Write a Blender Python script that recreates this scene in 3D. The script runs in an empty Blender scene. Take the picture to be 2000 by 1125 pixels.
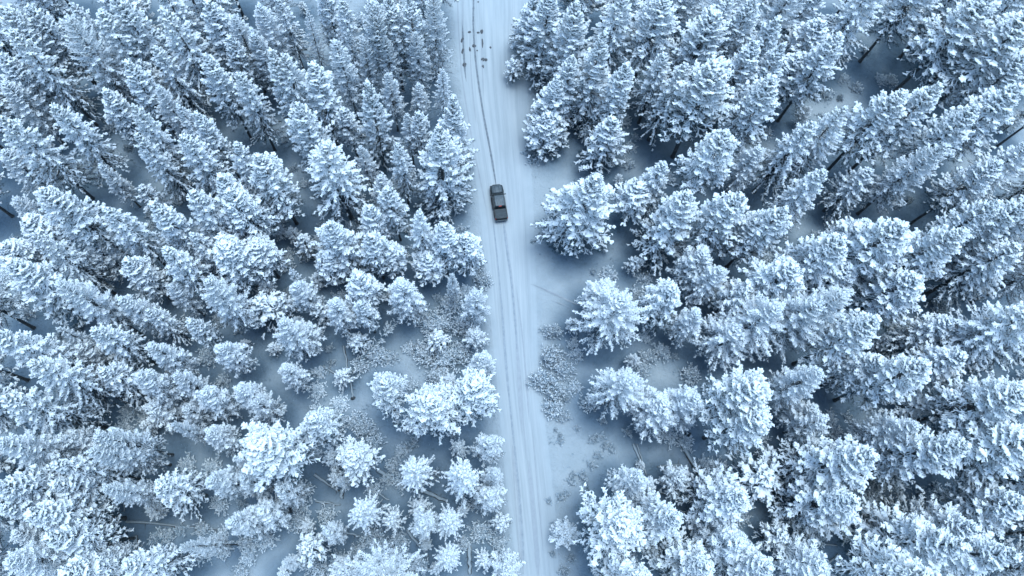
import bpy, math, random
import numpy as np
from mathutils import Matrix, Vector

# ------------------------------------------------------------------ camera, sky, sun, exposure
scene = bpy.context.scene
COL = scene.collection
cam_data = bpy.data.cameras.new("camera")
cam_data.sensor_width = 36.0
cam_data.lens = 24.0            # 1333 px focal length on a 2000 px wide frame
cam_data.clip_start = 0.5
cam_data.clip_end = 6000.0
cam = bpy.data.objects.new("camera", cam_data)
COL.objects.link(cam)
cam.matrix_world = Matrix((
    (0.99776217, -0.02275714, -0.06287103, 0.0),
    (0.0,         0.94029699, -0.34035506, 0.0),
    (0.06686295,  0.33959341,  0.93819277, 100.0),
    (0, 0, 0, 1)))
scene.camera = cam

SUN_ELEV, SUN_AZ = math.radians(80), math.radians(40)   # azimuth clockwise from +Y
world = bpy.data.worlds.new("World")
scene.world = world
world.use_nodes = True
wn = world.node_tree.nodes
wl = world.node_tree.links
wn.clear()
sky = wn.new("ShaderNodeTexSky")
sky.sky_type = 'NISHITA'
sky.sun_disc = False
sky.sun_elevation = SUN_ELEV
sky.sun_rotation = SUN_AZ
sky.altitude = 0
sky.air_density = 2.55
sky.dust_density = 0.5
sky.ozone_density = 10.0
bg = wn.new("ShaderNodeBackground")
bg.inputs["Strength"].default_value = 0.105
wo = wn.new("ShaderNodeOutputWorld")
wl.new(sky.outputs[0], bg.inputs[0])
wl.new(bg.outputs[0], wo.inputs[0])

sun_data = bpy.data.lights.new("sun", 'SUN')
sun_data.energy = 1.5
sun_data.angle = math.radians(40)
sun_data.color = (0.78, 0.94, 1.0)
sun = bpy.data.objects.new("sun", sun_data)
COL.objects.link(sun)
sd = Vector((math.sin(SUN_AZ) * math.cos(SUN_ELEV), math.cos(SUN_AZ) * math.cos(SUN_ELEV), math.sin(SUN_ELEV)))
sun.rotation_euler = (-sd).to_track_quat('-Z', 'Y').to_euler()
sun.location = (40, 40, 140)

scene.view_settings.view_transform = 'Standard'
scene.view_settings.look = 'None'
scene.view_settings.gamma = 1.0
scene.view_settings.use_curve_mapping = False
scene.view_settings.exposure = 1.05
scene.cycles.max_bounces = 7
scene.cycles.diffuse_bounces = 6
scene.cycles.glossy_bounces = 2
scene.cycles.transmission_bounces = 2
scene.cycles.use_denoising = True
scene.cycles.use_adaptive_sampling = True
scene.cycles.adaptive_threshold = 0.01
scene.cycles.caustics_reflective = False
scene.cycles.caustics_refractive = False

rng = np.random.default_rng(11)

# ------------------------------------------------------------------ materials
def mat_new(name):
    m = bpy.data.materials.new(name)
    m.use_nodes = True
    nt = m.node_tree
    return m, nt.nodes, nt.links, nt.nodes["Principled BSDF"]

def ramp(nodes, stops):
    r = nodes.new("ShaderNodeValToRGB")
    e = r.color_ramp.elements
    e[0].position, e[0].color = stops[0][0], (*stops[0][1], 1)
    e[1].position, e[1].color = stops[-1][0], (*stops[-1][1], 1)
    for p, c in stops[1:-1]:
        k = e.new(p)
        k.color = (*c, 1)
    return r

def noise(nodes, links, scale, detail=3.0, rough=0.55, coord="Object", vec=None):
    n = nodes.new("ShaderNodeTexNoise")
    n.inputs["Scale"].default_value = scale
    n.inputs["Detail"].default_value = detail
    n.inputs["Roughness"].default_value = rough
    if vec is None:
        tc = nodes.new("ShaderNodeTexCoord")
        vec = tc.outputs[coord]
    links.new(vec, n.inputs["Vector"])
    return n

def m_simple(name, stops, scale=3.0, rough=0.8, metallic=0.0, bump=0.0, bscale=None, spec=0.3):
    m, n, l, b = mat_new(name)
    nz = noise(n, l, scale)
    r = ramp(n, stops)
    l.new(nz.outputs["Fac"], r.inputs[0])
    l.new(r.outputs[0], b.inputs["Base Color"])
    b.inputs["Roughness"].default_value = rough
    b.inputs["Metallic"].default_value = metallic
    b.inputs["Specular IOR Level"].default_value = spec
    if bump:
        nb = noise(n, l, bscale or scale * 4, 4)
        bp = n.new("ShaderNodeBump")
        bp.inputs["Strength"].default_value = bump
        bp.inputs["Distance"].default_value = 0.05
        l.new(nb.outputs["Fac"], bp.inputs["Height"])
        l.new(bp.outputs[0], b.inputs["Normal"])
    return m

M = {}
M['snow'] = m_simple('branch_snow', [(0.3, (0.85, 0.885, 0.925)), (0.7, (0.90, 0.925, 0.95))], 2.5, 0.85, bump=0.3, bscale=9, spec=0.15)

def m_needles(name, dark, mid, frost, lo, hi):
    m, n, l, b = mat_new(name)
    nz = noise(n, l, 2.6, 4, 0.7)
    oi = n.new("ShaderNodeObjectInfo")
    ma = n.new("ShaderNodeMath"); ma.operation = 'MULTIPLY_ADD'
    l.new(oi.outputs["Random"], ma.inputs[0]); ma.inputs[1].default_value = 0.10
    l.new(nz.outputs["Fac"], ma.inputs[2])
    r = ramp(n, [(lo, dark), ((lo + hi) / 2, mid), (hi, frost)])
    l.new(ma.outputs[0], r.inputs[0])
    l.new(r.outputs[0], b.inputs["Base Color"])
    b.inputs["Roughness"].default_value = 0.8
    b.inputs["Specular IOR Level"].default_value = 0.15
    return m
M['needles'] = m_needles('frosted_needles', (0.018, 0.046, 0.056), (0.045, 0.09, 0.112), (0.22, 0.32, 0.385), 0.36, 0.82)
M['rime'] = m_needles('rimed_twigs', (0.03, 0.055, 0.066), (0.12, 0.17, 0.205), (0.48, 0.57, 0.64), 0.34, 0.72)
M['scrub'] = m_needles('frosted_scrub', (0.035, 0.066, 0.09), (0.13, 0.20, 0.255), (0.42, 0.54, 0.64), 0.32, 0.68)
M['bark'] = m_simple('bark', [(0.35, (0.04, 0.045, 0.05)), (0.62, (0.10, 0.105, 0.11)), (0.8, (0.36, 0.42, 0.47))], 6, 0.9, bump=0.6, bscale=14)
M['log'] = m_simple('log_bark', [(0.35, (0.06, 0.055, 0.05)), (0.7, (0.16, 0.14, 0.13))], 5, 0.9, bump=0.5)
M['dirt'] = m_simple('slush_dirt', [(0.35, (0.05, 0.05, 0.055)), (0.7, (0.16, 0.17, 0.19))], 5, 0.8, bump=0.5)
M['rock'] = m_simple('wet_rock', [(0.35, (0.03, 0.035, 0.04)), (0.75, (0.09, 0.10, 0.11))], 4, 0.7, bump=0.6)

# ground snow
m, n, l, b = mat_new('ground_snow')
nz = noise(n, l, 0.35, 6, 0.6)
r = ramp(n, [(0.3, (0.120, 0.172, 0.222)), (0.7, (0.180, 0.240, 0.300))])  # darker snow under the trees: canopy shade put into the colour
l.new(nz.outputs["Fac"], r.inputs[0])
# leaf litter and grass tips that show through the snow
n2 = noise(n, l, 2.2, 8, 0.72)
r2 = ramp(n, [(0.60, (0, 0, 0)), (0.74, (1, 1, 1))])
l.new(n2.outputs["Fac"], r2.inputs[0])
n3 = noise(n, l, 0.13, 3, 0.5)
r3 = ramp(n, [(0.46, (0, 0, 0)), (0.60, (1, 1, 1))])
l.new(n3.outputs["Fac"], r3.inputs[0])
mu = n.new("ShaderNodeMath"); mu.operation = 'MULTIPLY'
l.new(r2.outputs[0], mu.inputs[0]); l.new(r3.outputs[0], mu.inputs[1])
at = n.new("ShaderNodeAttribute"); at.attribute_name = "shade_litter"  # drives both the litter specks and the painted canopy shade
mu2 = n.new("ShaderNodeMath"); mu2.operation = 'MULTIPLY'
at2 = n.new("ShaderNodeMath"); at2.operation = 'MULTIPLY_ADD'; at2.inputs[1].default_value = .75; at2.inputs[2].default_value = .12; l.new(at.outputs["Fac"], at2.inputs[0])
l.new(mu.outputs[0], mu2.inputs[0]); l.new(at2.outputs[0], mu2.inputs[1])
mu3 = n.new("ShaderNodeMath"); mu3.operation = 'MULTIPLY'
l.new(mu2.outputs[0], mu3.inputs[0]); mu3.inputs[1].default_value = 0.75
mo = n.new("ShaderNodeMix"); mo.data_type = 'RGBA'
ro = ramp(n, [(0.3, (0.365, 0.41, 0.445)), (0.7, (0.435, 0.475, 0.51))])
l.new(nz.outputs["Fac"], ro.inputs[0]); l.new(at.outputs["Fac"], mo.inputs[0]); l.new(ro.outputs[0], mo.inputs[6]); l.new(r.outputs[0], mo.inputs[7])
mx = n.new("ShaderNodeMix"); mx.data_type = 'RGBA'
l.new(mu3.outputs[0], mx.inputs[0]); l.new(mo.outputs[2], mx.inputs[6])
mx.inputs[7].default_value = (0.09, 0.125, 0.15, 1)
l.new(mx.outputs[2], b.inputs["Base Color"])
b.inputs["Roughness"].default_value = 0.85
b.inputs["Specular IOR Level"].default_value = 0.15
bp = n.new("ShaderNodeBump"); bp.inputs["Strength"].default_value = 1.0; bp.inputs["Distance"].default_value = 0.45
nb = noise(n, l, 1.1, 7, 0.62)
l.new(nb.outputs["Fac"], bp.inputs["Height"]); l.new(bp.outputs[0], b.inputs["Normal"])
M['ground'] = m

# road snow: packed, streaked along the driving direction (UV: u = metres across, v = metres along)
m, n, l, b = mat_new('road_snow')
uv = n.new("ShaderNodeUVMap"); uv.uv_map = "UVMap"
mp = n.new("ShaderNodeMapping"); mp.inputs["Scale"].default_value = (2.1, 0.04, 1)
l.new(uv.outputs[0], mp.inputs[0])
ns = noise(n, l, 1.0, 5, 0.65, vec=mp.outputs[0])
mp2 = n.new("ShaderNodeMapping"); mp2.inputs["Scale"].default_value = (0.3, 0.08, 1)
l.new(uv.outputs[0], mp2.inputs[0])
nl = noise(n, l, 1.0, 4, 0.6, vec=mp2.outputs[0])
ad = n.new("ShaderNodeMath"); ad.operation = 'MULTIPLY_ADD'
l.new(ns.outputs["Fac"], ad.inputs[0]); ad.inputs[1].default_value = 0.75; 
sc_ = n.new("ShaderNodeMath"); sc_.operation = 'MULTIPLY'; sc_.inputs[1].default_value = 0.25
l.new(nl.outputs["Fac"], sc_.inputs[0]); l.new(sc_.outputs[0], ad.inputs[2])
r = ramp(n, [(0.34, (0.335, 0.37, 0.40)), (0.5, (0.41, 0.445, 0.475)), (0.66, (0.47, 0.50, 0.525))])
l.new(ad.outputs[0], r.inputs[0])
ae = n.new("ShaderNodeAttribute"); ae.attribute_name = "edge"
nz = noise(n, l, 0.35, 6, 0.6)
ro = ramp(n, [(0.3, (0.365, 0.41, 0.445)), (0.7, (0.435, 0.475, 0.51))])
l.new(nz.outputs["Fac"], ro.inputs[0])
me_ = n.new("ShaderNodeMix"); me_.data_type = 'RGBA'
l.new(ae.outputs["Fac"], me_.inputs[0]); l.new(ro.outputs[0], me_.inputs[6]); l.new(r.outputs[0], me_.inputs[7])
l.new(me_.outputs[2], b.inputs["Base Color"])
b.inputs["Roughness"].default_value = 0.7
b.inputs["Specular IOR Level"].default_value = 0.2
bp = n.new("ShaderNodeBump"); bp.inputs["Strength"].default_value = 0.5; bp.inputs["Distance"].default_value = 0.06
l.new(ns.outputs["Fac"], bp.inputs["Height"]); l.new(bp.outputs[0], b.inputs["Normal"])
M['road'] = m

def m_track(name, lo, hi):
    m, n, l, b = mat_new(name)
    nz = noise(n, l, 1.3, 5, 0.7)
    r = ramp(n, [(0.3, lo), (0.7, hi)])
    l.new(nz.outputs["Fac"], r.inputs[0])
    l.new(r.outputs[0], b.inputs["Base Color"])
    b.inputs["Roughness"].default_value = 0.6
    return m
M['track1'] = m_track('packed_snow_track', (0.30, 0.33, 0.37), (0.36, 0.39, 0.43))
M['track2'] = m_track('slush_track', (0.10, 0.12, 0.14), (0.24, 0.27, 0.31))
M['track4'] = m_track('thin_slush_track', (0.22, 0.26, 0.30), (0.34, 0.38, 0.43))
M['track3'] = m_track('grooved_snow_track', (0.24, 0.27, 0.31), (0.33, 0.36, 0.40))

# ------------------------------------------------------------------ mesh helpers
def mesh_tris(name, V, T, material, smooth=True):
    V = np.asarray(V, dtype=np.float32); T = np.asarray(T, dtype=np.int32)
    me = bpy.data.meshes.new(name)
    me.vertices.add(len(V)); me.vertices.foreach_set("co", V.ravel())
    me.loops.add(T.size); me.loops.foreach_set("vertex_index", T.ravel())
    me.polygons.add(len(T))
    me.polygons.foreach_set("loop_start", np.arange(0, T.size, 3, dtype=np.int32))
    me.polygons.foreach_set("use_smooth", np.full(len(T), smooth))
    me.update(calc_edges=True)
    me.materials.append(material)
    return me

def obj(name, me, parent=None, loc=None):
    o = bpy.data.objects.new(name, me)
    COL.objects.link(o)
    if parent is not None: o.parent = parent
    if loc is not None: o.location = loc
    return o

def tag(o, label=None, cat=None, group=None, kind=None):
    if label: o["label"] = label
    if cat: o["category"] = cat
    if group: o["group"] = group
    if kind: o["kind"] = kind
    return o

class Geo:
    def __init__(self): self.V = []; self.T = []; self.n = 0
    def add(self, V, T):
        V = np.asarray(V, float).reshape(-1, 3); T = np.asarray(T, int).reshape(-1, 3)
        self.V.append(V); self.T.append(T + self.n); self.n += len(V)
    def box(self, cx, cy, cz, sx, sy, sz, bev=0.0):
        if bev <= 0:
            s = np.array([[x, y, z] for z in (-.5, .5) for y in (-.5, .5) for x in (-.5, .5)]) * (sx, sy, sz) + (cx, cy, cz)
            q = [(0, 2, 3, 1), (4, 5, 7, 6), (0, 1, 5, 4), (2, 6, 7, 3), (0, 4, 6, 2), (1, 3, 7, 5)]
            self.add(s, [t for a, b_, c, d in q for t in ((a, b_, c), (a, c, d))])
        else:   # chamfered along the vertical and top/bottom edges
            rows = []
            for z, ins in ((-sz / 2, bev), (-sz / 2 + bev, 0), (sz / 2 - bev, 0), (sz / 2, bev)):
                x, y = sx / 2 - ins, sy / 2 - ins
                c = bev
                rows.append([(x - c, -y, z), (x, -y + c, z), (x, y - c, z), (x - c, y, z), (-x + c, y, z), (-x, y - c, z), (-x, -y + c, z), (-x + c, -y, z)])
            self.loft(np.array(rows) + (cx, cy, cz))
    def loft(self, rows, cap=True):
        rows = np.asarray(rows, float); k, m_, _ = rows.shape
        T = []
        for i in range(k - 1):
            for j in range(m_):
                a, b_, c, d = i * m_ + j, i * m_ + (j + 1) % m_, (i + 1) * m_ + (j + 1) % m_, (i + 1) * m_ + j
                T += [(a, b_, c), (a, c, d)]
        V = rows.reshape(-1, 3)
        if cap:
            for base, flip in ((0, True), ((k - 1) * m_, False)):
                for j in range(1, m_ - 1):
                    t = (base, base + j, base + j + 1)
                    T.append(t[::-1] if flip else t)
        self.add(V, T)
    def tube(self, pts, rad, sides=6, cap=True):
        pts = np.asarray(pts, float); rad = np.broadcast_to(np.asarray(rad, float), (len(pts),))
        rows = []
        for i, p in enumerate(pts):
            t = pts[min(i + 1, len(pts) - 1)] - pts[max(i - 1, 0)]
            t = t / (np.linalg.norm(t) + 1e-9)
            up = np.array([0, 0, 1.0]) if abs(t[2]) < 0.9 else np.array([1.0, 0, 0])
            s = np.cross(t, up); s /= np.linalg.norm(s); u = np.cross(s, t)
            rows.append([p + rad[i] * (math.cos(a) * s + math.sin(a) * u) for a in np.linspace(0, 2 * math.pi, sides, endpoint=False)])
        self.loft(rows, cap)
    def mesh(self, name, material, smooth=False):
        return mesh_tris(name, np.concatenate(self.V), np.concatenate(self.T), material, smooth)
    def build(self, name, material, parent=None, smooth=False, loc=None):
        return obj(name, self.mesh(name, material, smooth), parent, loc)

# ------------------------------------------------------------------ vectorised snow lobes, needles and limbs
def unit(a): return a / (np.linalg.norm(a, axis=-1, keepdims=True) + 1e-9)

def frames(D):
    up = np.array([0, 0, 1.0])
    S = np.cross(D, up); bad = np.linalg.norm(S, axis=1) < 0.05
    S[bad] = (1, 0, 0)
    S = unit(S); U = np.cross(S, D)
    return S, U

def lobes_mesh(P, D, L, W, rs, sides=5, rad=(0.55, 1.0, 0.8), at_=(0.12, 0.5, 0.85), flat=0.8, lift=0.35, jit=0.2):
    """closed lumpy tapered lobes (snow resting on twigs): start P, direction D, length L, half width W"""
    N, K, Mn = len(P), len(rad), sides
    S, U = frames(D)
    th = np.linspace(0, 2 * math.pi, Mn, endpoint=False)[None, :] + rs.uniform(0, 6.28, (N, 1))
    V = np.empty((N, K * Mn + 2, 3))
    liftv = (U * 0.5 + np.array([0, 0, 0.5])) * (W * lift)[:, None]
    for k in range(K):
        rr = W * rad[k] * (1 + rs.uniform(-jit * .5, jit * .5, N))
        c = P + D * (L * at_[k])[:, None] + liftv
        j = 1 + rs.uniform(-jit, jit, (N, Mn))
        ring = c[:, None, :] + (np.cos(th) * j * rr[:, None])[..., None] * S[:, None, :] + (np.sin(th) * j * (rr * flat)[:, None])[..., None] * U[:, None, :]
        V[:, k * Mn:(k + 1) * Mn] = ring
    V[:, K * Mn] = P + liftv * .5
    V[:, K * Mn + 1] = P + D * L[:, None] * 1.04 + liftv * .6
    T = []
    for j in range(Mn):
        T.append((K * Mn, (j + 1) % Mn, j))
        T.append((K * Mn + 1, (K - 1) * Mn + j, (K - 1) * Mn + (j + 1) % Mn))
        for k in range(K - 1):
            a, b_, c, d = k * Mn + j, k * Mn + (j + 1) % Mn, (k + 1) * Mn + (j + 1) % Mn, (k + 1) * Mn + j
            T += [(a, b_, c), (a, c, d)]
    T = np.array(T)
    TT = T[None] + (np.arange(N) * (K * Mn + 2))[:, None, None]
    return V.reshape(-1, 3), TT.reshape(-1, 3)

def needles_mesh(P, D, L, W, rs, per=10, ln=0.3, wd=0.09, down=1.0):
    """blade-like needle tufts splayed round every twig"""
    N = len(P) * per
    P = np.repeat(P, per, 0); D = np.repeat(D, per, 0); L = np.repeat(L, per); W = np.repeat(W, per)
    S, U = frames(D)
    a = rs.uniform(0.0, 1.0, N)
    ang = rs.uniform(0, 2 * math.pi, N)
    side = np.cos(ang)[:, None] * S + (np.sin(ang) * 0.7 - down)[:, None] * U
    dirn = unit(D * rs.uniform(0.2, 1.0, (N, 1)) + side * rs.uniform(.6, 1.3, (N, 1)))
    b0 = P + D * (L * a)[:, None]
    ll = (ln * rs.uniform(.6, 1.25, N) + W * 0.8)[:, None]
    tip = b0 + dirn * ll
    wv = unit(np.cross(dirn, rs.normal(size=(N, 3)))) * (wd * rs.uniform(.6, 1.3, (N, 1)))
    V = np.stack([b0 - wv * .5 + dirn * ll * .15, b0 + wv * .5 + dirn * ll * .15, tip], 1).reshape(-1, 3)
    T = np.arange(N * 3).reshape(-1, 3)
    return V, T

def limbs_mesh(A, B, ra, rb):
    N = len(A); D = unit(B - A); S, U = frames(D)
    th = np.array([0, 2.1, 4.2])
    off = np.cos(th)[None, :, None] * S[:, None] + np.sin(th)[None, :, None] * U[:, None]
    V = np.concatenate([A[:, None] + off * ra[:, None, None], B[:, None] + off * rb[:, None, None]], 1)
    T = []
    for j in range(3):
        a, b_ = j, (j + 1) % 3
        T += [(a, b_, b_ + 3), (a, b_ + 3, a + 3)]
    TT = np.array(T)[None] + (np.arange(N) * 6)[:, None, None]
    return V.reshape(-1, 3), TT.reshape(-1, 3)

# kind: crown base, profile, branches per metre, elevation low/high (deg), bend, twig spacing, twig length, lobe half width, twig angle
KINDS = {
 'P': dict(cb=0.36, prof=lambda t: 1.12 * (1 - t ** 1.5) ** 0.80 * np.minimum(1, 0.80 + .8 * t), dens=10.5, e0=-20, e1=62, bend=0.06, sp=0.42, tl=0.95, w=0.172, ang=34, per=7, ln=.22, wd=.055, sides=6),
 'Q': dict(cb=0.10, prof=lambda t: 1.12 * (1 - t ** 1.35) ** 0.85 * np.minimum(1, 0.86 + .6 * t), dens=10.0, e0=-18, e1=62, bend=0.06, sp=0.43, tl=0.92, w=0.17, ang=34, per=7, ln=.22, wd=.055, sides=6),
 'R': dict(cb=0.36, prof=lambda t: 1.08 * np.sqrt(np.maximum(0, 1 - t ** 2.2)) * np.minimum(1, 0.7 + 1.2 * t), dens=11, e0=-10, e1=72, bend=0.10, sp=0.44, tl=0.82, w=0.150, ang=38, per=6, ln=.22, wd=.055, sides=6),
 'S': dict(cb=0.30, prof=lambda t: 1.25 * (1 - t) ** 0.70 * np.minimum(1, 0.86 + .6 * t), dens=10.0, e0=-28, e1=36, bend=-0.06, sp=0.36, tl=0.66, w=0.118, ang=34, per=7, ln=.2, wd=.05, sides=4),
 'F': dict(cb=0.28, prof=lambda t: 1.20 * (1 - t) ** 0.52 * np.minimum(1, 0.75 + 1. * t), dens=12, e0=-18, e1=50, bend=0.02, sp=0.29, tl=0.60, w=0.070, ang=38, per=6, ln=.18, wd=.04, sides=4),
 'L': dict(cb=0.24, prof=lambda t: 1.1 * (1 - t) ** 0.66, dens=9, e0=-14, e1=30, bend=-0.05, sp=0.26, tl=0.42, w=0.085, ang=34, per=4, ln=.15, wd=.04, sides=4),
}

def make_tree(kind, h, r, seed):
    """returns (trunk mesh, crown mesh, snow mesh) for one conifer standing on the origin"""
    k = KINDS[kind]; rs = np.random.default_rng(seed)
    cb = k['cb'] * rs.uniform(.85, 1.15)
    ch = h * (1 - cb)
    bend = rs.uniform(-.25, .25, 2)
    def axis(z):
        f = np.asarray(z) / h
        return np.stack([bend[0] * np.sin(f * 3.0), bend[1] * np.sin(f * 2.4), np.asarray(z, float)], -1)
    g = Geo()
    r0 = 0.045 + 0.0105 * h
    zz = np.concatenate([[-0.4, 0.0, 0.35], np.linspace(1.0, h * .985, 9)])
    rr = r0 * np.concatenate([[1.5, 1.35, 1.08], (1 - np.linspace(1.0, h * .985, 9) / h) ** 0.8 * .95 + 0.03])
    g.tube(axis(zz), rr, 8)
    # lopsided outline: each bearing has its own reach
    ph = rs.uniform(0, 6.28, 3); am = rs.uniform(.05, .13, 3)
    nb = int(k['dens'] * ch)
    A = []; B = []; RA = []; RB = []
    P = []; D = []; L = []; W = []; fol = []
    az = rs.uniform(0, 6.28)
    for i in range(nb):
        t = (i + rs.uniform(0, 1)) / nb
        t = t ** 1.06
        z = h * cb + t * ch * 0.985
        az += 2.39996 + rs.uniform(-.35, .35)
        lob = 1 + am[0] * math.sin(2 * az + ph[0]) + am[1] * math.sin(3 * az + ph[1]) + am[2] * math.sin(5 * az + ph[2] + 4 * t)
        ln = r * float(k['prof'](np.array(t))) * lob * rs.uniform(.72, 1.12) + 0.12
        ln = max(.2, ln - .25 * k['tl'])
        if rs.random() < .06: ln *= rs.uniform(.35, .6)
        load = (.46 + .66 * t ** .7)          # the upper branches catch most of the snow
        e = math.radians(k['e0'] + (k['e1'] - k['e0']) * t ** 1.7 + rs.uniform(-7, 7))
        c, s_ = math.cos(az), math.sin(az)
        hz = np.array([c, s_, 0]); sd_ = np.array([-s_, c, 0]); up = np.array([0, 0, 1.0])
        o = axis(z)
        cz = k['bend'] * rs.uniform(.5, 1.5)
        sway = rs.uniform(-.12, .12)
        def pt(u): return o + hz * (ln * u * math.cos(e)) + up * (ln * (u * math.sin(e) + cz * u * u - 0.10 * math.sin(u * 3.14))) + sd_ * (ln * sway * u * u)
        nseg = 3
        us = np.linspace(0, 1, nseg + 1)
        pp = [pt(u) for u in us]
        br = 0.010 + 0.010 * ln
        for q in range(nseg):
            A.append(pp[q]); B.append(pp[q + 1]); RA.append(br * (1.3 - q * .35)); RB.append(br * (1.3 - (q + 1) * .35))
        nt = max(2, int(ln / k['sp']))
        inner = 0.16 if t < .75 else 0.05
        for q in range(nt):
            u = inner + (1 - inner) * (q + .6) / nt
            p = pt(u); p2 = pt(min(u + .08, 1.08)); ax = unit(p2 - p)
            rem = (1 - u)
            tw = k['tl'] * rs.uniform(.65, 1.2) * (0.45 + 0.75 * min(1, rem * 2.2)) * min(1.0, .5 + ln / 2.2)
            hvy = (0.55 + 0.62 * u) * rs.uniform(.7, 1.25) * load
            for sgn in (-1, 1):
                if rs.random() < .07: continue
                an = math.radians(k['ang'] + rs.uniform(-14, 14)) * sgn
                sdv = unit(np.cross(up, ax))
                d = unit(ax * math.cos(an) + sdv * math.sin(an) + up * rs.uniform(-.22, .12))
                P.append(p); D.append(d); L.append(tw); W.append(k['w'] * hvy * rs.uniform(.8, 1.15)); fol.append(t - .22 * (1 - u))
                A.append(p); B.append(p + d * tw * .8); RA.append(.012); RB.append(.006)
            # the axis itself
            P.append(p - ax * .05); D.append(ax); L.append(max(.3, ln / nt * 1.5)); W.append(k['w'] * hvy * (1.35 if kind in 'LS' else 1.15)); fol.append(t)
            if kind in 'PQR' and rs.random() < .4:       # tuft standing up from the branch
                d = unit(ax + up * rs.uniform(.3, .9) + rs.normal(0, .3, 3))
                P.append(p); D.append(d); L.append(tw * .7); W.append(k['w'] * hvy * .95); fol.append(t)
        P.append(pt(.96)); D.append(unit(pt(1.05) - pt(.93))); L.append(k['tl'] * .5); W.append(k['w'] * 1.05 * load * rs.uniform(.8, 1.2)); fol.append(t)
    # leader
    P.append(axis(h * .97)); D.append(np.array([0, 0, 1.0])); L.append(h * .03 + .3); W.append(k['w'] * .8); fol.append(t)
    P = np.array(P); D = np.array(D); L = np.array(L); W = np.array(W)
    g.add(*limbs_mesh(np.array(A), np.array(B), np.array(RA), np.array(RB)))
    trunk = g.mesh('trunk', M['bark'], True)
    gf = Geo()
    gf.add(*needles_mesh(P, D, L, W, rs, k['per'], k['ln'], k['wd']))
    crown = gf.mesh('crown', M['needles'] if kind in 'PQRS' else M['rime'], False)
    tt = np.array(fol)
    keep = rs.random(len(P)) < np.clip((.20 if kind in 'PQRS' else .34) + 1.12 * tt, .06, .97)   # lower, sheltered branches hold less snow
    if k['sides'] > 4:
        V, T = lobes_mesh(P[keep], D[keep], L[keep], W[keep] * .95, rs, 5, jit=.12)
    else:
        V, T = lobes_mesh(P[keep], D[keep], L[keep], W[keep] * .92, rs, 4, rad=(0.8, 1.0), at_=(0.15, 0.7), flat=.8, lift=.5)
    gs = Geo(); gs.add(V, T)
    # side sprays: every snowy twig feathers out into two smaller ones
    Pk, Dk, Lk, Wk = P[keep], D[keep], L[keep], W[keep]
    S_, U_ = frames(Dk)
    for sg in (-1, 1):
        a_ = rs.uniform(.35, .75, len(Pk)); q_ = rs.uniform(.55, 1.0, (len(Pk), 1)) * sg
        d2 = unit(Dk + S_ * q_ + U_ * rs.uniform(-.35, .25, (len(Pk), 1)))
        gs.add(*lobes_mesh(Pk + Dk * (Lk * a_)[:, None], d2, Lk * rs.uniform(.38, .6, len(Pk)), Wk * rs.uniform(.45, .66, len(Pk)), rs, 4, rad=(.85, 1.0), at_=(.15, .7), flat=.85, lift=.4))
    V, T = np.concatenate(gs.V), np.concatenate(gs.T)
    snow = mesh_tris('snow', V, T, M['snow'], True)
    return trunk, crown, snow

PROTO_SPEC = [  # kind, height, radius, seed
 ('P', 13, 2.4, 1), ('P', 20, 2.6, 2), ('P', 21, 3.3, 3), ('P', 22, 4.1, 4), ('P', 20, 3.7, 21),
 ('Q', 12, 2.9, 25), ('Q', 22, 4.2, 27), ('Q', 20, 5.0, 6),
 ('R', 20, 2.3, 7), ('R', 20, 3.4, 8),
 ('S', 8, 1.9, 10), ('S', 18, 2.9, 11), ('S', 21, 3.5, 12), ('S', 23, 4.8, 13),
 ('F', 9, 2.4, 14), ('F', 14, 2.1, 15), ('F', 18, 2.9, 16), ('F', 17, 4.2, 17),
 ('L', 8, 1.6, 18), ('L', 16, 2.4, 19), ('L', 15, 2.1, 20)]
PROTOS = [(k, h, r, make_tree(k, h, r, 100 + s)) for k, h, r, s in PROTO_SPEC]
print("tree triangles", sum(len(m_.polygons) for p in PROTOS for m_ in p[3]))

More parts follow.
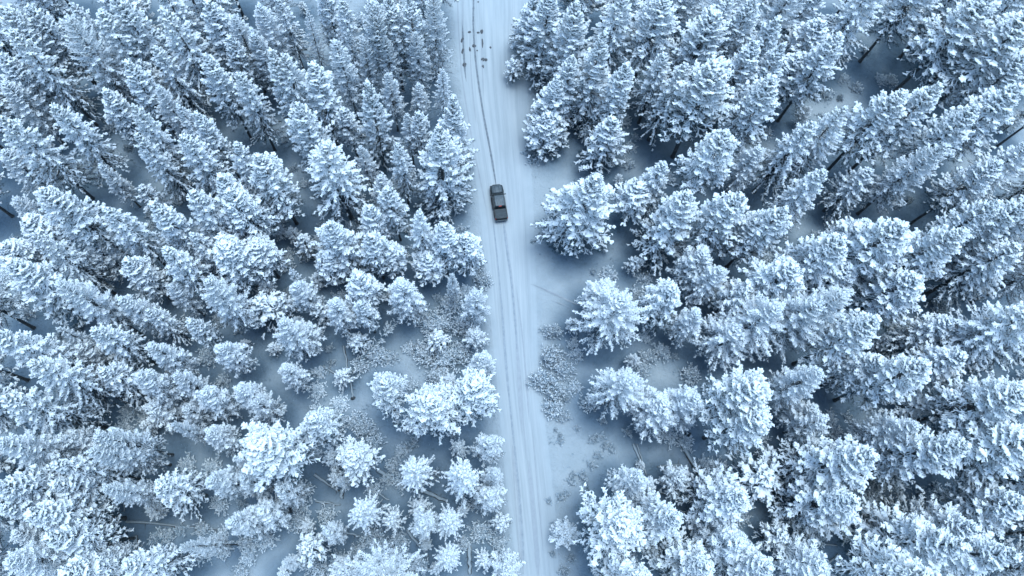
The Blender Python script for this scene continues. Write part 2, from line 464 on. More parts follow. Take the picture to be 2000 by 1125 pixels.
TREES = [
 (-61.1, 62.75, 22.7, 3.16, 'S', 'tall pointed snowy spruce, thirteenth treetop left of the road, level with the road dirt', 'snowy spruces of the forest'),
 (-63.6, 67.04, 22.0, 3.39, 'P', 'tall snow-clumped pine, eighteenth treetop left of the road, top edge', 'snow clumped pines of the forest'),
 (-53.9, 63.83, 23.1, 3.88, 'F', 'pale feathery frosted larch in the upper left corner area', 'frosted larches of the forest'),
 (-56.56, 69.64, 20.0, 2.78, 'S', 'mid-sized pointed snowy spruce, sixteenth treetop left of the road, top edge', 'snowy spruces of the forest'),
 (-61.4, 69.17, 14.0, 2.26, 'P', 'mid-sized snow-clumped pine, twelfth treetop left of the road, level with the road dirt', 'snow clumped pines of the forest'),
 (-61.58, 69.15, 20.0, 3.16, 'P', 'broad snow-clumped pine, seventeenth treetop left of the road, top edge', 'snow clumped pines of the forest'),
 (-51.37, 67.52, 22.0, 3.8, 'S', 'tall pointed snowy spruce, fifteenth treetop left of the road, top edge', 'snowy spruces of the forest'),
 (-48.93, 68.77, 22.7, 3.39, 'P', 'tall snow-clumped pine, fourteenth treetop left of the road, top edge', 'snow clumped pines of the forest'),
 (-41.9, 67.2, 22.7, 3.62, 'S', 'tall pointed snowy spruce, thirteenth treetop left of the road, top edge', 'snowy spruces of the forest'),
 (-44.58, 64.15, 19.0, 3.04, 'S', 'broad pointed snowy spruce, tenth treetop left of the road, level with the road dirt', 'snowy spruces of the forest'),
 (-47.3, 60.04, 20.0, 2.49, 'P', 'mid-sized snow-clumped pine, twelfth treetop left of the road, just below the road dirt', 'snow clumped pines of the forest'),
 (-48.07, 64.35, 15.0, 1.81, 'P', 'mid-sized snow-clumped pine, eleventh treetop left of the road, just below the road dirt', 'snow clumped pines of the forest'),
 (-43.94, 58.86, 17.0, 2.35, 'F', 'mid-sized finely frosted larch, tenth treetop left of the road, just below the road dirt', 'frosted larches of the forest'),
 (-44.01, 51.72, 22.0, 2.71, 'S', 'tall pointed snowy spruce, eighth treetop left of the road, midway above the pickup', 'snowy spruces of the forest'),
 (-43.39, 49.2, 20.0, 2.37, 'S', 'mid-sized pointed snowy spruce, tenth treetop left of the road, just above the pickup', 'snowy spruces of the forest'),
 (-40.56, 55.37, 18.0, 2.28, 'S', 'mid-sized pointed snowy spruce, seventh treetop left of the road, midway above the pickup', 'snowy spruces of the forest'),
 (-36.71, 53.47, 19.0, 2.03, 'P', 'mid-sized snow-clumped pine, sixth treetop left of the road, midway above the pickup', 'snow clumped pines of the forest'),
 (-36.33, 61.43, 21.0, 2.71, 'P', 'tall snow-clumped pine, ninth treetop left of the road, just below the road dirt', 'snow clumped pines of the forest'),
 (-32.28, 59.39, 20.0, 2.66, 'S', 'mid-sized pointed snowy spruce, eighth treetop left of the road, just below the road dirt', 'snowy spruces of the forest'),
 (-35.45, 67.02, 17.0, 2.15, 'P', 'mid-sized snow-clumped pine, ninth treetop left of the road, level with the road dirt', 'snow clumped pines of the forest'),
 (-35.18, 70.55, 18.0, 2.65, 'F', 'mid-sized finely frosted larch, eleventh treetop left of the road, top edge', 'frosted larches of the forest'),
 (-32.35, 68.83, 17.0, 2.04, 'F', 'mid-sized finely frosted larch, eighth treetop left of the road, level with the road dirt', 'frosted larches of the forest'),
 (-37.54, 71.53, 20.0, 2.94, 'P', 'mid-sized snow-clumped pine, twelfth treetop left of the road, top edge', 'snow clumped pines of the forest'),
 (-37.51, 48.98, 20.0, 3.16, 'S', 'broad pointed snowy spruce, ninth treetop left of the road, just above the pickup', 'snowy spruces of the forest'),
 (-31.54, 48.61, 19.0, 2.6, 'S', 'mid-sized pointed snowy spruce, seventh treetop left of the road, just above the pickup', 'snowy spruces of the forest'),
 (-32.61, 43.55, 20.0, 2.6, 'P', 'mid-sized snow-clumped pine, eighth treetop left of the road, just above the pickup', 'snow clumped pines of the forest'),
 (-54.76, 52.53, 21.0, 2.94, 'S', 'tall pointed snowy spruce, eleventh treetop left of the road, midway above the pickup', 'snowy spruces of the forest'),
 (-59.04, 49.53, 22.4, 3.39, 'S', 'tall pointed snowy spruce, twelfth treetop left of the road, midway above the pickup', 'snowy spruces of the forest'),
 (-51.71, 48.37, 13.0, 1.63, 'F', 'slender finely frosted larch, eleventh treetop left of the road, just above the pickup', 'frosted larches of the forest'),
 (-51.61, 39.78, 22.7, 3.62, 'P', 'tall snow-clumped pine, tenth treetop left of the road, level with the pickup', 'snow clumped pines of the forest'),
 (-46.75, 46.64, 10.0, 2.15, 'S', 'short pointed snowy spruce, eighth treetop left of the road, level with the pickup', 'snowy spruces of the forest'),
 (-64.69, 62.4, 18.0, 3.39, 'P', 'broad snow-clumped pine, thirteenth treetop left of the road, just below the road dirt', 'snow clumped pines of the forest'),
 (-65.23, 58.8, 16.0, 3.06, 'F', 'broad finely frosted larch, fourteenth treetop left of the road, just below the road dirt', 'frosted larches of the forest'),
 (-63.8, 49.87, 14.0, 2.65, 'F', 'mid-sized finely frosted larch, twelfth treetop left of the road, just above the pickup', 'frosted larches of the forest'),
 (-63.54, 43.94, 10.0, 2.24, 'F', 'short finely frosted larch, twelfth treetop left of the road, level with the pickup', 'frosted larches of the forest'),
 (-51.42, 58.37, 16.0, 2.49, 'P', 'mid-sized snow-clumped pine, ninth treetop left of the road, midway above the pickup', 'snow clumped pines of the forest'),
 (-35.7, 40.79, 20.0, 3.04, 'S', 'broad pointed snowy spruce, sixth treetop left of the road, level with the pickup', 'snowy spruces of the forest'),
 (-31.56, 72.34, 18.0, 2.86, 'F', 'mid-sized finely frosted larch, tenth treetop left of the road, top edge', 'frosted larches of the forest'),
 (-29.22, 75.3, 17.0, 2.37, 'S', 'mid-sized pointed snowy spruce, ninth treetop left of the road, top edge', 'snowy spruces of the forest'),
 (-25.38, 73.86, 16.0, 1.53, 'L', 'slender star-shaped frosted fir, seventh treetop left of the road, top edge', 'star shaped frosted firs'),
 (-31.66, 67.95, 17.0, 2.14, 'F', 'mid-sized finely frosted larch, seventh treetop left of the road, level with the road dirt', 'frosted larches of the forest'),
 (-27.61, 61.2, 22.7, 2.15, 'P', 'tall snow-clumped pine, sixth treetop left of the road, level with the road dirt', 'snow clumped pines of the forest'),
 (-25.63, 60.38, 22.4, 3.16, 'S', 'tall pointed snowy spruce, seventh treetop left of the road, just below the road dirt', 'snowy spruces of the forest'),
 (-21.99, 60.33, 21.0, 2.94, 'P', 'tall snow-clumped pine, sixth treetop left of the road, just below the road dirt', 'snow clumped pines of the forest'),
 (-23.4, 53.78, 22.0, 2.94, 'P', 'tall snow-clumped pine, fifth treetop left of the road, midway above the pickup', 'snow clumped pines of the forest'),
 (-18.98, 65.26, 20.0, 2.45, 'F', 'mid-sized finely frosted larch, fifth treetop left of the road, level with the road dirt', 'frosted larches of the forest'),
 (-18.32, 69.14, 18.0, 1.24, 'P', 'slender snow-clumped pine, fourth treetop left of the road, level with the road dirt', 'snow clumped pines of the forest'),
 (-14.53, 69.75, 22.7, 2.6, 'R', 'tall round-topped snow-capped pine, fourth treetop left of the road, top edge', 'round snow capped pines'),
 (-16.31, 67.8, 18.0, 1.84, 'F', 'mid-sized finely frosted larch, third treetop left of the road, level with the road dirt', 'frosted larches of the forest'),
 (-13.03, 68.35, 18.0, 1.84, 'F', 'mid-sized finely frosted larch, second treetop left of the road, level with the road dirt', 'frosted larches of the forest'),
 (-22.35, 76.23, 20.0, 2.26, 'P', 'mid-sized snow-clumped pine, sixth treetop left of the road, top edge', 'snow clumped pines of the forest'),
 (-19.28, 73.13, 20.0, 2.78, 'S', 'mid-sized pointed snowy spruce, fifth treetop left of the road, top edge', 'snowy spruces of the forest'),
 (-12.12, 71.99, 22.0, 2.94, 'P', 'tall snow-clumped pine, third treetop left of the road, top edge', 'snow clumped pines of the forest'),
 (-9.7, 71.41, 22.0, 2.71, 'P', 'tall snow-clumped pine, second treetop left of the road, top edge', 'snow clumped pines of the forest'),
 (-5.79, 73.03, 22.0, 2.35, 'F', 'tall finely frosted larch, first treetop left of the road, top edge', 'frosted larches of the forest'),
 (-8.64, 69.33, 18.0, 1.94, 'F', 'mid-sized finely frosted larch, first treetop left of the road, level with the road dirt', 'frosted larches of the forest'),
 (-4.76, 66.21, 14.0, 1.73, 'L', 'small sparse dead-looking fir with long bare branches at left road edge', 'star shaped frosted firs'),
 (-12.47, 63.86, 15.0, 1.94, 'F', 'mid-sized finely frosted larch, fourth treetop left of the road, just below the road dirt', 'frosted larches of the forest'),
 (-8.6, 65.48, 11.0, 1.73, 'F', 'slender finely frosted larch, third treetop left of the road, just below the road dirt', 'frosted larches of the forest'),
 (-14.3, 57.38, 21.0, 2.94, 'Q', 'tall full-skirted snow-clumped pine, fifth treetop left of the road, just below the road dirt', 'snow clumped pines of the forest'),
 (-3.1, 56.26, 21.0, 3.5, 'Q', 'tall full-skirted snow-clumped pine, first treetop left of the road, midway above the pickup', 'snow clumped pines of the forest'),
 (-9.52, 57.44, 15.0, 1.81, 'S', 'mid-sized pointed snowy spruce, third treetop left of the road, midway above the pickup', 'snowy spruces of the forest'),
 (-7.72, 56.5, 16.0, 1.92, 'P', 'mid-sized snow-clumped pine, second treetop left of the road, midway above the pickup', 'snow clumped pines of the forest'),
 (-4.42, 50.07, 22.7, 4.29, 'Q', 'huge snow-clumped pine at the left road edge beside the pickup', 'snow clumped pines of the forest'),
 (-10.04, 50.44, 18.0, 2.15, 'S', 'mid-sized pointed snowy spruce, second treetop left of the road, just above the pickup', 'snowy spruces of the forest'),
 (-18.76, 58.57, 14.0, 2.15, 'P', 'mid-sized snow-clumped pine, fourth treetop left of the road, midway above the pickup', 'snow clumped pines of the forest'),
 (-15.84, 52.0, 14.0, 1.63, 'F', 'slender finely frosted larch, fourth treetop left of the road, just above the pickup', 'frosted larches of the forest'),
 (-19.1, 47.64, 22.4, 5.2, 'S', 'very broad herringbone spruce left of the road, up-left of the pickup', 'snowy spruces of the forest'),
 (-27.39, 46.33, 21.0, 3.28, 'P', 'tall snow-clumped pine, sixth treetop left of the road, just above the pickup', 'snow clumped pines of the forest'),
 (-10.92, 43.86, 17.0, 2.15, 'P', 'mid-sized snow-clumped pine, second treetop left of the road, level with the pickup', 'snow clumped pines of the forest'),
 (-13.17, 48.2, 13.0, 2.04, 'F', 'mid-sized finely frosted larch, third treetop left of the road, just above the pickup', 'frosted larches of the forest'),
 (11.34, 76.96, 20.0, 4.44, 'Q', 'broad full-skirted snow-clumped pine, second treetop right of the road, top edge', 'snow clumped pines of the forest'),
 (7.88, 82.32, 6.0, 1.95, 'S', 'short pointed snowy spruce, first treetop right of the road, level with the road dirt', 'snowy spruces of the forest'),
 (6.89, 75.33, 5.0, 1.95, 'S', 'short pointed snowy spruce, first treetop right of the road, just below the road dirt', 'snowy spruces of the forest'),
 (14.91, 72.29, 22.7, 4.77, 'Q', 'tall pine with bare brown trunk showing, right of the upper road', 'snow clumped pines of the forest'),
 (18.59, 66.96, 22.4, 3.75, 'Q', 'tall full-skirted snow-clumped pine, second treetop right of the road, level with the road dirt', 'snow clumped pines of the forest'),
 (21.9, 63.93, 20.0, 2.55, 'P', 'mid-sized snow-clumped pine, fourth treetop right of the road, just below the road dirt', 'snow clumped pines of the forest'),
 (21.58, 73.26, 23.1, 4.05, 'S', 'tall pointed snowy spruce, fourth treetop right of the road, top edge', 'snowy spruces of the forest'),
 (27.37, 73.23, 22.0, 4.44, 'P', 'tall snow-clumped pine, fifth treetop right of the road, top edge', 'snow clumped pines of the forest'),
 (21.18, 59.29, 13.0, 3.75, 'Q', 'broad full-skirted snow-clumped pine, second treetop right of the road, midway above the pickup', 'snow clumped pines of the forest'),
 (28.64, 67.14, 18.0, 3.15, 'S', 'broad pointed snowy spruce, fifth treetop right of the road, just below the road dirt', 'snowy spruces of the forest'),
 (30.22, 63.83, 20.0, 3.6, 'S', 'broad pointed snowy spruce, sixth treetop right of the road, just below the road dirt', 'snowy spruces of the forest'),
 (36.83, 73.46, 23.4, 4.44, 'S', 'tall pointed snowy spruce, seventh treetop right of the road, top edge', 'snowy spruces of the forest'),
 (34.26, 70.51, 22.7, 4.2, 'R', 'tall round-topped snow-capped pine, sixth treetop right of the road, top edge', 'round snow capped pines'),
 (40.61, 73.23, 23.4, 3.6, 'P', 'tall snow-clumped pine, eighth treetop right of the road, top edge', 'snow clumped pines of the forest'),
 (40.71, 66.38, 22.0, 3.6, 'P', 'tall snow-clumped pine, third treetop right of the road, level with the road dirt', 'snow clumped pines of the forest'),
 (34.18, 60.71, 23.4, 4.77, 'R', 'tall round-topped snow-capped pine, seventh treetop right of the road, just below the road dirt', 'round snow capped pines'),
 (42.04, 60.14, 23.1, 4.05, 'P', 'tall snow-clumped pine, eighth treetop right of the road, just below the road dirt', 'snow clumped pines of the forest'),
 (34.57, 51.58, 22.0, 4.05, 'P', 'tall snow-clumped pine, fifth treetop right of the road, just above the pickup', 'snow clumped pines of the forest'),
 (27.43, 50.28, 16.0, 3.15, 'S', 'broad pointed snowy spruce, fourth treetop right of the road, just above the pickup', 'snowy spruces of the forest'),
 (42.92, 54.42, 14.0, 2.9, 'F', 'mid-sized finely frosted larch, sixth treetop right of the road, just above the pickup', 'frosted larches of the forest'),
 (16.37, 44.83, 21.0, 5.39, 'Q', 'wide lone pine with drooping snow clumps, right of the pickup', 'snow clumped pines of the forest'),
 (29.48, 43.32, 20.0, 4.88, 'Q', 'broad full-skirted snow-clumped pine, second treetop right of the road, level with the pickup', 'snow clumped pines of the forest'),
 (35.76, 42.84, 20.0, 3.6, 'P', 'broad snow-clumped pine, third treetop right of the road, level with the pickup', 'snow clumped pines of the forest'),
 (44.46, 70.56, 22.7, 2.85, 'P', 'tall snow-clumped pine, ninth treetop right of the road, top edge', 'snow clumped pines of the forest'),
 (44.59, 66.63, 22.4, 2.85, 'P', 'tall snow-clumped pine, fourth treetop right of the road, level with the road dirt', 'snow clumped pines of the forest'),
 (61.8, 79.76, 22.0, 5.09, 'S', 'tall pointed snowy spruce, eleventh treetop right of the road, top edge', 'snowy spruces of the forest'),
 (53.7, 68.74, 22.0, 3.9, 'P', 'tall snow-clumped pine, fifth treetop right of the road, level with the road dirt', 'snow clumped pines of the forest'),
 (71.19, 82.39, 22.0, 4.44, 'P', 'tall snow-clumped pine, twelfth treetop right of the road, top edge', 'snow clumped pines of the forest'),
 (81.07, 71.35, 25.1, 6.08, 'P', 'tall snow-clumped pine, fourteenth treetop right of the road, top edge', 'snow clumped pines of the forest'),
 (76.08, 75.56, 24.8, 5.49, 'P', 'tall snow-clumped pine, thirteenth treetop right of the road, top edge', 'snow clumped pines of the forest'),
 (64.85, 58.83, 24.1, 3.6, 'P', 'tall snow-clumped pine, tenth treetop right of the road, just below the road dirt', 'snow clumped pines of the forest'),
 (47.76, 54.7, 21.0, 3.75, 'S', 'tall pointed snowy spruce, fourth treetop right of the road, midway above the pickup', 'snowy spruces of the forest'),
 (52.03, 55.88, 22.4, 3.75, 'S', 'tall pointed snowy spruce, fifth treetop right of the road, midway above the pickup', 'snowy spruces of the forest'),
 (60.19, 58.05, 23.1, 4.55, 'P', 'tall snow-clumped pine, sixth treetop right of the road, midway above the pickup', 'snow clumped pines of the forest'),
 (70.0, 56.02, 23.4, 3.9, 'P', 'tall snow-clumped pine, seventh treetop right of the road, midway above the pickup', 'snow clumped pines of the forest'),
 (65.12, 50.92, 22.0, 3.17, 'F', 'tall finely frosted larch, ninth treetop right of the road, just above the pickup', 'frosted larches of the forest'),
 (78.42, 60.08, 22.7, 4.66, 'P', 'tall snow-clumped pine, ninth treetop right of the road, midway above the pickup', 'snow clumped pines of the forest'),
 (80.8, 53.42, 19.0, 4.44, 'S', 'broad pointed snowy spruce, eleventh treetop right of the road, just above the pickup', 'snowy spruces of the forest'),
 (74.2, 49.53, 20.0, 3.75, 'P', 'broad snow-clumped pine, tenth treetop right of the road, just above the pickup', 'snow clumped pines of the forest'),
 (48.73, 47.4, 20.0, 3.45, 'S', 'broad pointed snowy spruce, seventh treetop right of the road, just above the pickup', 'snowy spruces of the forest'),
 (59.4, 51.4, 14.0, 3.15, 'S', 'broad pointed snowy spruce, eighth treetop right of the road, just above the pickup', 'snowy spruces of the forest'),
 (73.32, 41.78, 23.4, 3.45, 'P', 'tall snow-clumped pine, eighth treetop right of the road, level with the pickup', 'snow clumped pines of the forest'),
 (70.3, 41.8, 22.7, 3.45, 'P', 'tall snow-clumped pine, seventh treetop right of the road, level with the pickup', 'snow clumped pines of the forest'),
 (50.13, 69.7, 16.0, 4.44, 'P', 'broad snow-clumped pine, ninth treetop right of the road, just below the road dirt', 'snow clumped pines of the forest'),
 (53.64, 75.03, 18.0, 4.44, 'P', 'broad snow-clumped pine, tenth treetop right of the road, top edge', 'snow clumped pines of the forest'),
 (-45.52, 38.01, 20.0, 2.94, 'S', 'mid-sized pointed snowy spruce, ninth treetop left of the road, level with the pickup', 'snowy spruces of the forest'),
 (-52.73, 33.87, 22.0, 2.66, 'S', 'tall pointed snowy spruce, seventeenth treetop left of the road, just below the pickup', 'snowy spruces of the forest'),
 (-53.26, 29.31, 22.7, 3.73, 'P', 'tall snow-clumped pine, twenty-first treetop left of the road, level with the side lane', 'snow clumped pines of the forest'),
 (-47.48, 27.48, 22.4, 2.75, 'F', 'tall finely frosted larch, nineteenth treetop left of the road, level with the side lane', 'frosted larches of the forest'),
 (-43.29, 27.96, 16.0, 2.14, 'F', 'mid-sized finely frosted larch, eighteenth treetop left of the road, level with the side lane', 'frosted larches of the forest'),
 (-40.8, 27.11, 14.0, 1.92, 'S', 'mid-sized pointed snowy spruce, fourteenth treetop left of the road, level with the leaning deadwood', 'snowy spruces of the forest'),
 (-44.96, 23.32, 18.0, 2.6, 'S', 'mid-sized pointed snowy spruce, fifteenth treetop left of the road, level with the leaning deadwood', 'snowy spruces of the forest'),
 (-50.76, 24.36, 15.0, 1.53, 'L', 'slender star-shaped frosted fir, seventeenth treetop left of the road, level with the leaning deadwood', 'star shaped frosted firs'),
 (-40.03, 39.19, 20.0, 2.37, 'P', 'mid-sized snow-clumped pine, seventh treetop left of the road, level with the pickup', 'snow clumped pines of the forest'),
 (-44.77, 33.45, 15.0, 2.37, 'P', 'mid-sized snow-clumped pine, fourteenth treetop left of the road, just below the pickup', 'snow clumped pines of the forest'),
 (-37.96, 33.8, 19.0, 2.91, 'S', 'mid-sized pointed snowy spruce, thirteenth treetop left of the road, just below the pickup', 'snowy spruces of the forest'),
 (-36.24, 36.96, 16.0, 2.37, 'S', 'mid-sized pointed snowy spruce, twelfth treetop left of the road, just below the pickup', 'snowy spruces of the forest'),
 (-31.28, 41.92, 19.0, 3.39, 'P', 'broad snow-clumped pine, fifth treetop left of the road, level with the pickup', 'snow clumped pines of the forest'),
 (-32.04, 35.85, 16.0, 3.05, 'R', 'broad round-topped snow-capped pine, eleventh treetop left of the road, just below the pickup', 'round snow capped pines'),
 (-39.33, 30.86, 13.0, 1.73, 'F', 'slender finely frosted larch, seventeenth treetop left of the road, level with the side lane', 'frosted larches of the forest'),
 (-31.92, 29.41, 20.0, 2.75, 'F', 'mid-sized finely frosted larch, sixteenth treetop left of the road, level with the side lane', 'frosted larches of the forest'),
 (-35.86, 25.81, 13.0, 1.69, 'P', 'slender snow-clumped pine, twelfth treetop left of the road, level with the leaning deadwood', 'snow clumped pines of the forest'),
 (-38.67, 21.81, 16.0, 2.1, 'F', 'mid-sized finely frosted larch, thirteenth treetop left of the road, level with the leaning deadwood', 'frosted larches of the forest'),
 (-31.72, 22.61, 13.0, 2.2, 'F', 'mid-sized finely frosted larch, eleventh treetop left of the road, level with the leaning deadwood', 'frosted larches of the forest'),
 (-39.88, 18.06, 15.0, 2.2, 'F', 'mid-sized finely frosted larch, fourteenth treetop left of the road, level with the roadside bushes', 'frosted larches of the forest'),
 (-36.07, 18.4, 14.0, 1.8, 'F', 'mid-sized finely frosted larch, twelfth treetop left of the road, level with the roadside bushes', 'frosted larches of the forest'),
 (-48.07, 18.17, 23.1, 3.67, 'S', 'tall pointed snowy spruce, eighteenth treetop left of the road, level with the leaning deadwood', 'snowy spruces of the forest'),
 (-52.36, 21.31, 23.1, 3.5, 'S', 'tall pointed snowy spruce, nineteenth treetop left of the road, level with the leaning deadwood', 'snowy spruces of the forest'),
 (-62.18, 36.27, 12.0, 3.39, 'P', 'broad snow-clumped pine, eighteenth treetop left of the road, just below the pickup', 'snow clumped pines of the forest'),
 (-60.16, 40.25, 12.0, 2.94, 'P', 'mid-sized snow-clumped pine, eleventh treetop left of the road, level with the pickup', 'snow clumped pines of the forest'),
 (-28.45, 17.23, 13.0, 2.1, 'F', 'mid-sized finely frosted larch, ninth treetop left of the road, level with the roadside bushes', 'frosted larches of the forest'),
 (-18.11, 38.58, 18.0, 3.84, 'Q', 'broad full-skirted snow-clumped pine, fourth treetop left of the road, level with the pickup', 'snow clumped pines of the forest'),
 (-13.6, 42.47, 15.0, 2.37, 'P', 'mid-sized snow-clumped pine, third treetop left of the road, level with the pickup', 'snow clumped pines of the forest'),
 (-13.2, 37.44, 16.0, 2.37, 'P', 'mid-sized snow-clumped pine, fifth treetop left of the road, just below the pickup', 'snow clumped pines of the forest'),
 (-6.45, 40.29, 18.0, 2.45, 'L', 'mid-sized star-shaped frosted fir, first treetop left of the road, level with the pickup', 'star shaped frosted firs'),
 (-3.44, 38.4, 17.0, 2.37, 'P', 'mid-sized snow-clumped pine, second treetop left of the road, just below the pickup', 'snow clumped pines of the forest'),
 (-0.72, 38.56, 14.0, 2.6, 'P', 'mid-sized snow-clumped pine, first treetop left of the road, just below the pickup', 'snow clumped pines of the forest'),
 (-5.75, 37.19, 10.0, 2.71, 'P', 'short snow-clumped pine, third treetop left of the road, just below the pickup', 'snow clumped pines of the forest'),
 (-2.26, 33.25, 13.0, 1.12, 'F', 'tiny-crowned frosted larch on a thin bare stem left of the road', 'frosted larches of the forest'),
 (0.85, 31.02, 12.0, 2.45, 'F', 'mid-sized finely frosted larch, first treetop left of the road, level with the side lane', 'frosted larches of the forest'),
 (-9.04, 31.24, 14.0, 2.75, 'F', 'mid-sized finely frosted larch, third treetop left of the road, level with the side lane', 'frosted larches of the forest'),
 (-13.9, 28.62, 14.0, 1.69, 'P', 'slender snow-clumped pine, fifth treetop left of the road, level with the side lane', 'snow clumped pines of the forest'),
 (-14.74, 32.7, 14.0, 2.6, 'P', 'mid-sized snow-clumped pine, sixth treetop left of the road, level with the side lane', 'snow clumped pines of the forest'),
 (-22.92, 31.7, 12.0, 2.04, 'F', 'mid-sized finely frosted larch, tenth treetop left of the road, level with the side lane', 'frosted larches of the forest'),
 (-24.43, 34.52, 10.0, 1.12, 'L', 'short star-shaped frosted fir, eleventh treetop left of the road, level with the side lane', 'star shaped frosted firs'),
 (-17.79, 28.65, 13.0, 2.14, 'F', 'mid-sized finely frosted larch, seventh treetop left of the road, level with the side lane', 'frosted larches of the forest'),
 (-23.35, 25.01, 16.0, 2.45, 'F', 'mid-sized finely frosted larch, seventh treetop left of the road, level with the leaning deadwood', 'frosted larches of the forest'),
 (-23.49, 20.43, 12.0, 1.9, 'F', 'mid-sized finely frosted larch, eighth treetop left of the road, level with the leaning deadwood', 'frosted larches of the forest'),
 (-22.23, 26.51, 8.0, 2.45, 'F', 'short finely frosted larch, fifth treetop left of the road, level with the leaning deadwood', 'frosted larches of the forest'),
 (-29.06, 37.07, 12.0, 2.94, 'R', 'mid-sized round-topped snow-capped pine, tenth treetop left of the road, just below the pickup', 'round snow capped pines'),
 (-24.23, 40.55, 8.0, 1.81, 'S', 'short pointed snowy spruce, seventh treetop left of the road, just below the pickup', 'snowy spruces of the forest'),
 (-28.91, 30.3, 8.0, 3.29, 'S', 'short pointed snowy spruce, fourteenth treetop left of the road, level with the side lane', 'snowy spruces of the forest'),
 (-26.44, 30.99, 7.0, 1.81, 'S', 'short pointed snowy spruce, twelfth treetop left of the road, level with the side lane', 'snowy spruces of the forest'),
 (-21.12, 30.35, 7.0, 1.69, 'S', 'short pointed snowy spruce, eighth treetop left of the road, level with the side lane', 'snowy spruces of the forest'),
 (-9.93, 16.55, 20.0, 2.6, 'R', 'left pine of the bright round trio left of the lower road', 'round snow capped pines'),
 (-4.35, 14.63, 20.0, 3.7, 'R', 'biggest bright round pine of the roadside trio left of the lower road', 'round snow capped pines'),
 (0.62, 16.7, 20.0, 3.0, 'R', 'right pine of the bright round trio, beside the road', 'round snow capped pines'),
 (1.97, 21.94, 12.0, 2.1, 'F', 'mid-sized finely frosted larch, first treetop left of the road, level with the leaning deadwood', 'frosted larches of the forest'),
 (33.12, 37.65, 13.0, 3.17, 'F', 'broad finely frosted larch, second treetop right of the road, just below the pickup', 'frosted larches of the forest'),
 (34.84, 34.96, 14.0, 2.9, 'F', 'mid-sized finely frosted larch, fourth treetop right of the road, level with the side lane', 'frosted larches of the forest'),
 (27.42, 31.84, 15.0, 3.6, 'S', 'broad pointed snowy spruce, third treetop right of the road, level with the side lane', 'snowy spruces of the forest'),
 (31.51, 28.5, 13.0, 2.35, 'F', 'mid-sized finely frosted larch, third treetop right of the road, level with the leaning deadwood', 'frosted larches of the forest'),
 (19.44, 33.01, 10.0, 3.17, 'F', 'short finely frosted larch, first treetop right of the road, level with the side lane', 'frosted larches of the forest'),
 (20.0, 28.65, 17.0, 4.92, 'F', 'broad finely frosted larch, second treetop right of the road, level with the side lane', 'frosted larches of the forest'),
 (47.6, 36.17, 22.4, 4.05, 'P', 'tall snow-clumped pine, fourth treetop right of the road, just below the pickup', 'snow clumped pines of the forest'),
 (43.06, 33.71, 19.0, 4.55, 'P', 'broad snow-clumped pine, third treetop right of the road, just below the pickup', 'snow clumped pines of the forest'),
 (46.3, 28.5, 22.4, 4.08, 'F', 'tall finely frosted larch, seventh treetop right of the road, level with the side lane', 'frosted larches of the forest'),
 (50.25, 24.88, 23.1, 3.75, 'P', 'tall snow-clumped pine, seventh treetop right of the road, level with the leaning deadwood', 'snow clumped pines of the forest'),
 (44.78, 27.92, 20.0, 4.66, 'F', 'broad finely frosted larch, sixth treetop right of the road, level with the side lane', 'frosted larches of the forest'),
 (39.89, 27.57, 18.0, 4.66, 'F', 'broad finely frosted larch, fifth treetop right of the road, level with the leaning deadwood', 'frosted larches of the forest'),
 (36.58, 26.56, 13.0, 4.28, 'F', 'broad finely frosted larch, fourth treetop right of the road, level with the leaning deadwood', 'frosted larches of the forest'),
 (41.39, 40.7, 21.0, 3.15, 'P', 'tall snow-clumped pine, fifth treetop right of the road, level with the pickup', 'snow clumped pines of the forest'),
 (56.55, 37.66, 23.4, 4.99, 'P', 'tall snow-clumped pine, fifth treetop right of the road, just below the pickup', 'snow clumped pines of the forest'),
 (63.45, 37.32, 23.8, 4.05, 'P', 'tall snow-clumped pine, sixth treetop right of the road, just below the pickup', 'snow clumped pines of the forest'),
 (60.03, 32.34, 19.0, 4.44, 'P', 'broad snow-clumped pine, ninth treetop right of the road, level with the side lane', 'snow clumped pines of the forest'),
 (71.5, 26.84, 24.4, 5.67, 'S', 'huge feathery spruce cut by the right edge of the photo', 'snowy spruces of the forest'),
 (55.86, 19.29, 22.7, 3.9, 'P', 'tall snow-clumped pine, tenth treetop right of the road, level with the leaning deadwood', 'snow clumped pines of the forest'),
 (43.89, 19.13, 19.0, 2.9, 'F', 'mid-sized finely frosted larch, seventh treetop right of the road, level with the roadside bushes', 'frosted larches of the forest'),
 (54.13, 21.68, 16.0, 3.6, 'S', 'broad pointed snowy spruce, sixth treetop right of the road, level with the leaning deadwood', 'snowy spruces of the forest'),
 (66.9, 27.75, 14.0, 3.75, 'S', 'broad pointed snowy spruce, eleventh treetop right of the road, level with the leaning deadwood', 'snowy spruces of the forest'),
 (65.97, 22.71, 16.0, 3.9, 'S', 'broad pointed snowy spruce, twelfth treetop right of the road, level with the leaning deadwood', 'snowy spruces of the forest'),
 (52.84, 35.05, 15.0, 3.9, 'P', 'broad snow-clumped pine, eighth treetop right of the road, level with the side lane', 'snow clumped pines of the forest'),
 (74.0, 36.75, 20.0, 4.44, 'S', 'broad pointed snowy spruce, seventh treetop right of the road, just below the pickup', 'snowy spruces of the forest'),
 (56.45, 41.76, 16.0, 3.9, 'P', 'broad snow-clumped pine, sixth treetop right of the road, level with the pickup', 'snow clumped pines of the forest'),
 (-50.31, 14.13, 22.7, 3.46, 'S', 'tall pointed snowy spruce, seventeenth treetop left of the road, level with the roadside bushes', 'snowy spruces of the forest'),
 (-40.46, 10.44, 21.0, 2.1, 'F', 'tall finely frosted larch, eighteenth treetop left of the road, below the roadside bushes', 'frosted larches of the forest'),
